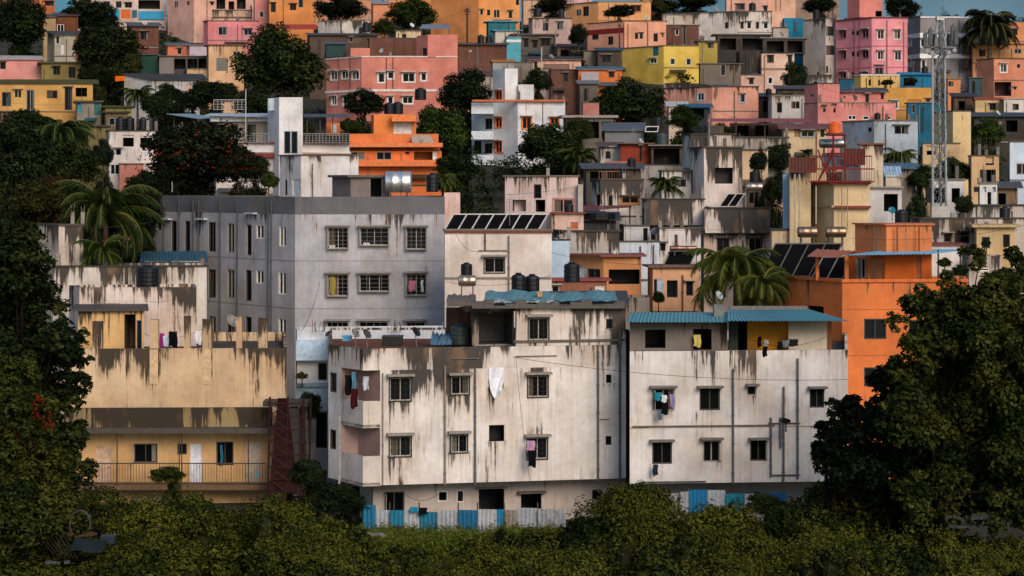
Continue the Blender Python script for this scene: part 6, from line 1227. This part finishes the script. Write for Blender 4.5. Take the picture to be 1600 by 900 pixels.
tank('black tank on the dark house with a wide tin roof', 566, 578, 34, 50, 252)
tank('black tank on the long brick house roof', 746, 757, 54, 70, 248)
tank('pair mate black tank on the long brick house roof', 758, 768, 55, 70, 249)
tank('black tank on the weathered grey pink house', 872, 882, 14, 29, 263)
tank('dark tank on the long white stained house', 1170, 1181, 4, 18, 287)
tank('black tank on the charcoal shed roof', 1196, 1206, 138, 150, 241)
tank('black tank on the streaked concrete block', 1270, 1281, 15, 29, 270)
tank('black tank on the mustard house annex', 1440, 1450, 103, 116, 231)
tank('dark tank on the grey weathered terrace building', 1562, 1578, 322, 343, 126.5)
tank('black tank on the pinkish long house roof', 882, 896, 318, 334, 138.5)
tank('blue grey tank on the streaked white house', 966, 978, 266, 281, 148.5)
tank('black tank on the open workshop roof', 980, 993, 246, 262, 155)
# ------------------------------------------------------------------ roof clutter on the white block
def box_thing(name, label, cat, x0, x1, y0, y1, Y, col, dep=.6, m=None):
    mb = MB(); a, b = P(x0, y1, Y), P(x1, y0, Y); t = .06
    mb.box(a.x, b.x, Y, Y + dep, a.z, b.z - t); mb.box(a.x - .03, b.x + .03, Y - .03, Y + dep + .03, b.z - t, b.z); mb.box(a.x + .04, b.x - .04, Y - .02, Y, a.z + .05, a.z + (b.z - a.z) * .4)
    return tag(mb.build(name, m or PLASTIC, None, col), label, cat)
box_thing('black_cistern', 'black square cistern on the parapet roof between the dishes', 'cistern', 597, 628, 526, 541, 102.5, '15120f', 1.2)
box_thing('blue_crate', 'light blue crate standing left of the tilted dish', 'crate', 535, 549, 525, 533, 102.2, '5f9ec4', .5); box_thing('steel_locker', 'dark ochre wooden crate on the blue tarpaulin heap', 'crate', 840, 847, 456, 464, 102.5, 'b98a5a', .4)
def tarp(label, pts, Y, col, seed=0, amp=.25):
    g = random.Random(seed); (x0, x1, y0, y1) = pts; a, b = P(x0, y1, Y), P(x1, y0, Y)
    k = [g.uniform(0, 6) for _ in range(6)]
    fn = lambda u, v: (a.x + (b.x - a.x) * u, Y + v * 3.0 + .12 * math.sin(u * 29 + k[4]), a.z + (b.z - a.z) * (v ** .8) * (.62 + .14 * math.sin(u * 9 + k[0]) * math.sin(v * 3 + k[1]) + .10 * math.sin(u * 31 + k[2])) + amp * .14 * abs(math.sin(u * 37 + v * 9 + k[3])) + amp * .1 * abs(math.sin(u * 19 - v * 13 + k[5])))
    return tag(sheet_bm(None, 90, 14, fn).build('tarpaulin', CLOTH, None, col), label, 'tarpaulin')
tarp('crumpled blue tarpaulin over the top of the white block', (757, 965, 456, 472), 101.8, '587f88', 2, .4); tarp('pale folded tarpaulin edge beside the blue one', (770, 870, 462, 474), 101.4, '9fa39c', 5, .3); tarp('blue grey tarpaulin bundle at the right end of the parapet roof', (672, 706, 522, 540), 102.4, '5b7f95', 8, .3)
tarp('brown sheet sagging over the brick roof corner', (697, 742, 463, 474), 103.6, '6b5c50', 9, .3)
for px, y0, y1, l in ((606, 500, 541, 'thin steel antenna rod left of the black cistern'), (612, 506, 541, 'second steel rod beside the black cistern'), (620, 503, 541, 'bent steel rod right of the black cistern'), (488, 500, 519, 'red topped rod on the white roof parapet'), (692, 503, 540, 'tall rod at the right end of the parapet roof'), (600, 528, 560, 'white pipe on the parapet corner')):
    pole(l, px, y0, y1, 102.8, .02, '7a3a34' if 'red' in l else '8a857e', 'antenna_rod', 'antenna')
def rebar(label, px, y, Y, n, h):
    mb = MB(); s = F / Y; g = random.Random(int(px))
    for k in range(n):
        a = P(px + g.uniform(-8, 8), y, Y); b = a + Vector((g.uniform(-.15, .15), g.uniform(-.1, .1), h / s * g.uniform(.6, 1))); mb.tube(a, b, .018, n=4); mb.tube(b, b + Vector((g.uniform(-.12, .12), 0, .1)), .018, n=4)
    return tag(mb.build('rebar_bundle', PAINT, None, '5a4238'), label, 'rebar')
rebar('rusty bars rising from the white parapet near the first caged window', 500, 519, 113.5, 9, 16); rebar('rusty bars rising from the white parapet before the third caged window', 622, 519, 113.5, 9, 18); rebar('rusty bars at the edge of the cream block posts', 276, 520, 110, 4, 30)
for a in ((1108, 178, 231, 152, 'rod on the water box'), (1165, 300, 330, 142, 'post beside the sloping collectors'), (730, 12, 66, 256, None), (269, 284, 300, 136, 'white pipe on the corner of the grey flats'), (847, 74, 110, 250, 'thin post before the long peach house')):
    if a[4]: pole(a[4] if len(a[4].split()) > 3 else a[4] + ' above the roofs', a[0], a[1], a[2], a[3], .05, '8a8680')
pole('wooden utility pole with cross arms below the big orange house', 730, 12, 68, 256, .13, '2c241e', 'utility_pole', 'utility pole', ((3, 4), (6, 5), (10, 4)))
pole('thin utility pole between the pink peach house and the weathered house', 968, 38, 78, 266, .12, '3a302a', 'utility_pole', 'utility pole', ((2, 3),)); pole('bare post in front of the grey tin roof at the centre', 868, 48, 84, 255, .09, '8a8078'); pole('white lamp post among the low peach roofs', 846, 74, 118, 236, .07, 'b0aaa2', 'lamp_post', 'lamp post'); pole('tall pale post at the left corner of the white block', 530, 650, 790, 99.2, .07, '9a958e'); pole('slim grey post in the front of the teal roof', 384, 139, 215, 170, .05, 'b5b5b3')
# railings
for a in (('rusty rooftop railing on the low white house at the back', 936, 968, 268, 280, 148, '8a5a3a', 8), ('light grey railing on the rooftop right of the white block', 1500, 1522, 392, 425, 119, '4a4642', 4)): railing(*a[:6], a[6], a[7])
# ------------------------------------------------------------------ cell tower
def cell_tower():
    Y = 128; s = F / Y; root = empty('cell_tower', P(1471, 322, Y), 'galvanised lattice cell tower with clusters of panel antennas', 'cell tower'); q = lambda px, py, d=0: P(px, py, Y + d); mb = MB()
    legs = [(1457.5, 1468, 0), (1469.5, 1471, 1.0), (1478, 1474, -.3)]
    L0 = [q(1457.5, 322), q(1470, 322, .9), q(1478.5, 322, -.2)]; L1 = [q(1457, 88), q(1467, 88, .9), q(1476, 88, -.2)]
    for a, b in zip(L0, L1): mb.tube(a, b, .08, n=8)
    L2 = [q(1465, 32), q(1468, 32, .5), q(1474, 32, -.1)]
    for a, b in zip(L1, L2): mb.tube(a + Vector((.1, 0, 0)), b, .08)
    mb.build('mast_legs', PAINT, root, '94999a'); mb = MB(); N = 17
    for k in range(N):
        t0, t1 = k / N, (k + 1) / N
        for i in range(3):
            j = (i + 1) % 3; a = L0[i].lerp(L1[i], t0); b = L0[j].lerp(L1[j], t1); c = L0[j].lerp(L1[j], t0); mb.tube(a, b, .022, n=4); mb.tube(a, c, .02, n=4)
    for k in range(4):
        for i in range(3): j = (i + 1) % 3; mb.tube(L1[i].lerp(L2[i], k / 4), L1[j].lerp(L2[j], (k + 1) / 4), .03, n=4)
    mb.build('lattice', PAINT, root, '7c8180')
    for (x0, x1, y, d) in ((1444, 1492, 52, -.4), (1444, 1494, 74, -.4), (1450, 1486, 84, .5)): mb = MB(); mb.tube(q(x0, y, d), q(x1, y, d), .06); mb.tube(q(x0, y, d), q(1471, y, .6), .04); mb.tube(q(x1, y, d), q(1471, y, .6), .04); mb.build('antenna_arm', PAINT, root, '80827f')
    for (px, y0, y1, d) in ((1446, 52, 74, -.6), (1454, 45, 71, -.7), (1459, 52, 78, .2), (1489, 40, 64, -.5), (1494, 47, 70, -.6), (1483, 52, 72, .2), (1470, 50, 74, -.9)):
        mb = MB(); a, b = q(px - 3.1, y1, d), q(px + 3.1, y0, d); mb.box(a.x, b.x, a.y, a.y + .15, a.z, b.z); mb.box(a.x + .03, b.x - .03, a.y - .03, a.y, a.z + .08, b.z - .08); mb.tube(q(px, y1 + 2, d + .2 / 1), q(px, y0 - 3, d + .2), .035); mb.build('panel_antenna', PAINT, root, '4b4f51')
    for (px, py, r, d) in ((1448, 80, .18, -.7), (1491, 79, .16, -.7), (1456, 83, .16, -.7), (1482, 82, .15, -.7)):
        mb = MB(); c = q(px, py, d); [mb.tube(c + Vector((0, .02 * i, 0)), c + Vector((0, -.16, 0)), r, n=14, r2=r * .9) for i in (1,)]; mb.build('microwave_drum', PAINT, root, '8b8d8c')
    mb = MB(); a = q(1464, 31.5, -.2); b = q(1476, 25.5, -.2); mb.box(a.x, b.x, a.y, a.y + .6, a.z, b.z); mb.build('top_box', PAINT, root, 'b9bab6'); mb = MB(); mb.tube(q(1474, 26), q(1474, 8), .025); mb.build('lightning_rod', PAINT, root, '6a6c6a')
    mb = MB(); r2 = random.Random(4)
    for k in range(5): p = [q(1471 + r2.uniform(-6, 8) + 3 * math.sin(t * 2 + k), 320 - t * 24, -.25) for t in range(11)]; [mb.tube(u, v, .03, n=4) for u, v in zip(p[:-1], p[1:])]
    mb.build('feeder_cable', PAINT, root, '3f4644')
cell_tower()
# ------------------------------------------------------------------ laundry and cloth
G = (('teal shirt drying at the upper left window of the white painted block', 1022, 1034, 612, 624, 98.9, '2a7f94'), ('white towel drying beside the teal shirt', 1033, 1041, 616, 627, 98.8, 'dcdcde'), ('lilac cloth drying at the right of the upper left window', 1046, 1054, 615, 635, 98.9, '8f84a8'), ('black trousers hanging below the white towel', 1033, 1043, 626, 646, 98.9, '121214'), ('grey rag hanging below the window with the teal shirt', 1027, 1033, 640, 655, 98.95, '5f7078'), ('dark teal towel hanging under the lower left window of the white painted block', 1019, 1027, 724, 741, 99, '1f3238'),
     ('pink patterned top drying in a stained block window', 823, 836, 687, 703, 101.2, 'b48aa6'), ('black trousers hanging under the pink patterned top', 825, 837, 702, 728, 101.1, '101114'), ('blue shirt on the upper corner balcony line', 551, 557, 580, 607, 101, '4f7f9a'), ('white shirt on the upper corner balcony line', 568, 577, 587, 608, 101, 'b9bdc2'), ('dark red cloth over the upper balcony parapet', 549, 560, 606, 636, 100.2, '3c1518'), ('black shawl on the balcony line', 540, 551, 585, 615, 101.3, '141416'),
     ('magenta cloth drying behind the parapet posts', 251, 258, 520, 542, 112, '8f2a74'), ('white sheet drying beside the magenta cloth', 257, 268, 524, 540, 112, 'cfd3dc'), ('black blouse drying between white sheets', 266, 279, 517, 541, 111.8, '111113'), ('pale pink sheet drying behind the posts', 296, 309, 520, 537, 112, 'd3bcb8'), ('bright white sheet drying at the right of the line', 307, 316, 516, 537, 112, 'e2e2e4'),
     ('black dress hanging on the ochre balcony', 1182, 1188, 525, 541, 101, '101012'), ('pale cloth on the ochre balcony line', 1192, 1199, 530, 541, 101, 'b5b2ae'), ('black trousers hanging over the ochre balcony edge', 1190, 1197, 540, 556, 98.9, '0f0f11'), ('grey striped cloth on the right terrace line', 1221, 1231, 531, 541, 100.2, '6f747a'), ('dark jacket on the right terrace line', 1213, 1221, 533, 546, 100.2, '131316'), ('dark scarf at the end of the right terrace line', 1231, 1245, 529, 540, 100.2, '232326'),
     ('yellow patterned curtain in the unplastered upper opening', 1083, 1094, 522, 541, 100.5, 'c2ab62'), ('orange towel on the line below the round dark tree', 181, 196, 119, 127, 224, 'd8641c'), ('pink towel drying in a caged window of the grey flats', 639, 650, 438, 454, 127.9, 'b5707c'), ('yellow curtain behind a caged window of the grey flats', 516, 525, 432, 460, 128.42, '9a8a3a'), ('white cloth in a caged window of the grey flats', 658, 662, 437, 456, 127.9, 'cfcfcf'),
     ('teal cloth hung over the corrugated fence', 641, 654, 790, 798, 95.9, '1f7f9a'), ('black cloth hung over the corrugated fence', 655, 668, 791, 802, 95.9, '121315'), ('white cloth thrown on the orange hut roof', 908, 935, 113, 127, 237.9, '9f9a9c'), ('pinkish rug hanging on the wall under the red brown house', 945, 985, 252, 262, 162, 'a5685c'), ('blue curtain strip in the corridor window of the cream block', 345, 349, 694, 724, 108.35, '2f6f8a'), ('blue cloth on the corridor railing', 401, 405, 735, 744, 107, '6fa3b5'))
for l, x0, x1, y0, y1, Y, c in G: garment(l, x0, x1, y0, y1, Y, c, off=.42 if Y < 108 or Y > 108.6 else .2, wave=.04)
def hanging_sheet():
    Y = 101.4; a, b = P(764, 574, Y), P(787, 622, Y)
    def fn(u, v):
        low = .72 + .28 * math.sin(min(1, u * 1.25) * 3.1); x = a.x + (b.x - a.x) * (u * (1 - .55 * max(0, v - .55)) + .22 * max(0, v - .5)); return (x, Y - .25 + .06 * math.sin(u * 8 + v * 5) - .1 * v, a.z + (b.z - a.z) * v * low + .03 * math.sin(v * 14 + u * 3))
    tag(sheet_bm(None, 14, 18, fn).build('white_sheet', CLOTH, None, 'e8e8ea'), 'white torn sheet hanging out of a window of the stained white block', 'sheet')
hanging_sheet()
# ------------------------------------------------------------------ wires
for l, pts, Y in (('thin wire crossing the fronts of the two white blocks', [(800, 558, 98.5), (1325, 593, 97.5)], 98), ('laundry line on the upper corner balcony', [(536, 581, 101.3), (592, 588, 101)], 101), ('slack wire down the front of the stained white block', [(806, 560, 100.6), (828, 752, 100.6)], 100.6), ('wire sagging before the fence', [(632, 772, 101), (690, 768, 101)], 101), ('long wire across the left palms', [(40, 346, 118), (240, 346, 122)], 120), ('wire over the grey flats wall', [(472, 516, 112), (500, 440, 127)], 118),
                  ('laundry line behind the parapet posts of the cream block', [(225, 522, 111.6), (320, 512, 111.6)], 111.6), ('laundry line on the right roof terrace', [(1170, 530, 100.2), (1290, 527, 100.2)], 100.2), ('power lines from the utility pole', [(730, 15, 256), (560, 60, 240)], 250), ('wire from the utility pole to the orange house', [(730, 15, 256), (800, 30, 262)], 258), ('wire across the low white solar block', [(712, 366, 119), (748, 392, 119)], 119), ('wire over the middle roofs', [(912, 350, 135), (1204, 352, 135)], 135), ('wire above the peach wall and red tin roof', [(1113, 170, 200), (1185, 186, 190)], 195), ('wire crossing the blue terrace sheds', [(1400, 164, 200), (1540, 165, 205)], 200)): cable(l, pts, Y)
cable('wire from the cell tower to the tall cream block', [(1462, 150, 128), (1400, 165, 200)], 0)
cable('wire over the terraces left of the cell tower', [(1160, 300, 146), (1345, 298, 136)], 0)
cable('slack wire above the pink barred shutter house', [(700, 300, 138), (905, 290, 140)], 0)
cable('wire between the pink house and the dome tree roofs', [(715, 60, 225), (845, 80, 236)], 0)
cable('wire over the bright yellow house', [(968, 42, 256), (1190, 60, 262)], 0)
cable('wire across the left yellow house front', [(-5, 158, 205), (150, 158, 205)], 0)
cable('wire rising over the terrace railings', [(384, 140, 168), (560, 170, 172)], 0)
cable('wire from the post to the white stair block', [(384, 142, 168), (230, 120, 215)], 0)
cable('double wire over the peach verandas', [(862, 395, 122), (1090, 410, 122)], 0)
cable('wire in front of the white solar block lower wall', [(696, 440, 117), (862, 430, 117)], 0)
cable('wire past the stained pink roof block', [(225, 470, 113), (306, 447, 113)], 0)
cable('wire drooping over the orange terrace canopy', [(1330, 372, 112), (1600, 352, 118)], 0)
cable('wire over the pink upper houses', [(1258, 128, 205), (1400, 158, 200)], 0)
cable('wire from the streaked grey block to the pink tower', [(1292, 45, 265), (1360, 40, 261)], 0)
# ------------------------------------------------------------------ junk on the ground
junk('heap of grey rubble and sacks in the grass before the fence', 583, 838, 50, 92, '6f6c6a', 1); junk('pale broken boards in the shade of the right tree', 1515, 812, 70, 84, '363634', 3); junk('low heap of sheets below the pale boards', 1500, 826, 40, 84, '2f3a3c', 4); junk('brown planks in the dark left corner', 130, 838, 50, 79, '4a3226', 6); junk('weathered white plastic scraps at the lower left', 92, 882, 40, 75.5, '4a4a48', 7)
def sheet_on_ground(name, label, cat, x0, x1, y0, y1, Y, col):
    a, b = P(x0, y1, Y), P(x1, y0, Y); fn = lambda u, v: (a.x + (b.x - a.x) * u, Y + v * 1.2, a.z + (b.z - a.z) * v + .05 * math.sin(u * 6 + v * 2)); tag(sheet_bm(None, 8, 5, fn).build(name, PAINT, None, col), label, cat)
sheet_on_ground('plastic_sheet', 'pale turquoise sheet lying in the lower left clearing', 'plastic sheet', 108, 160, 850, 862, 77.5, '1c2628'); box_thing('blue_tub', 'small blue white tub in the lower left clearing', 'tub', 158, 178, 838, 850, 78.5, '222c32', .4)
def hoop():
    c = P(125, 820, 78.6); mb = MB(); R = .42
    for k in range(18):
        a, b = math.pi * (k / 18) * 1.25 - .3, math.pi * ((k + 1) / 18) * 1.25 - .3; mb.tube(c + Vector((math.cos(a) * R, 0, math.sin(a) * R * 1.4)), c + Vector((math.cos(b) * R, 0, math.sin(b) * R * 1.4)), .045)
    tag(mb.build('bent_pipe', PAINT, None, '3a3733'), 'pale bent hoop of pipe in the lower left clearing', 'pipe'); m2 = MB()
    for k in range(7): m2.tube(P(55 + 7 * k, 832, 78.2), P(85 + 6 * k, 868 + k, 77.6), .02)
    tag(m2.build('stick_bundle', BARK, None, '2c261f'), 'thin pale sticks leaning in the lower left clearing', 'sticks')
hoop()
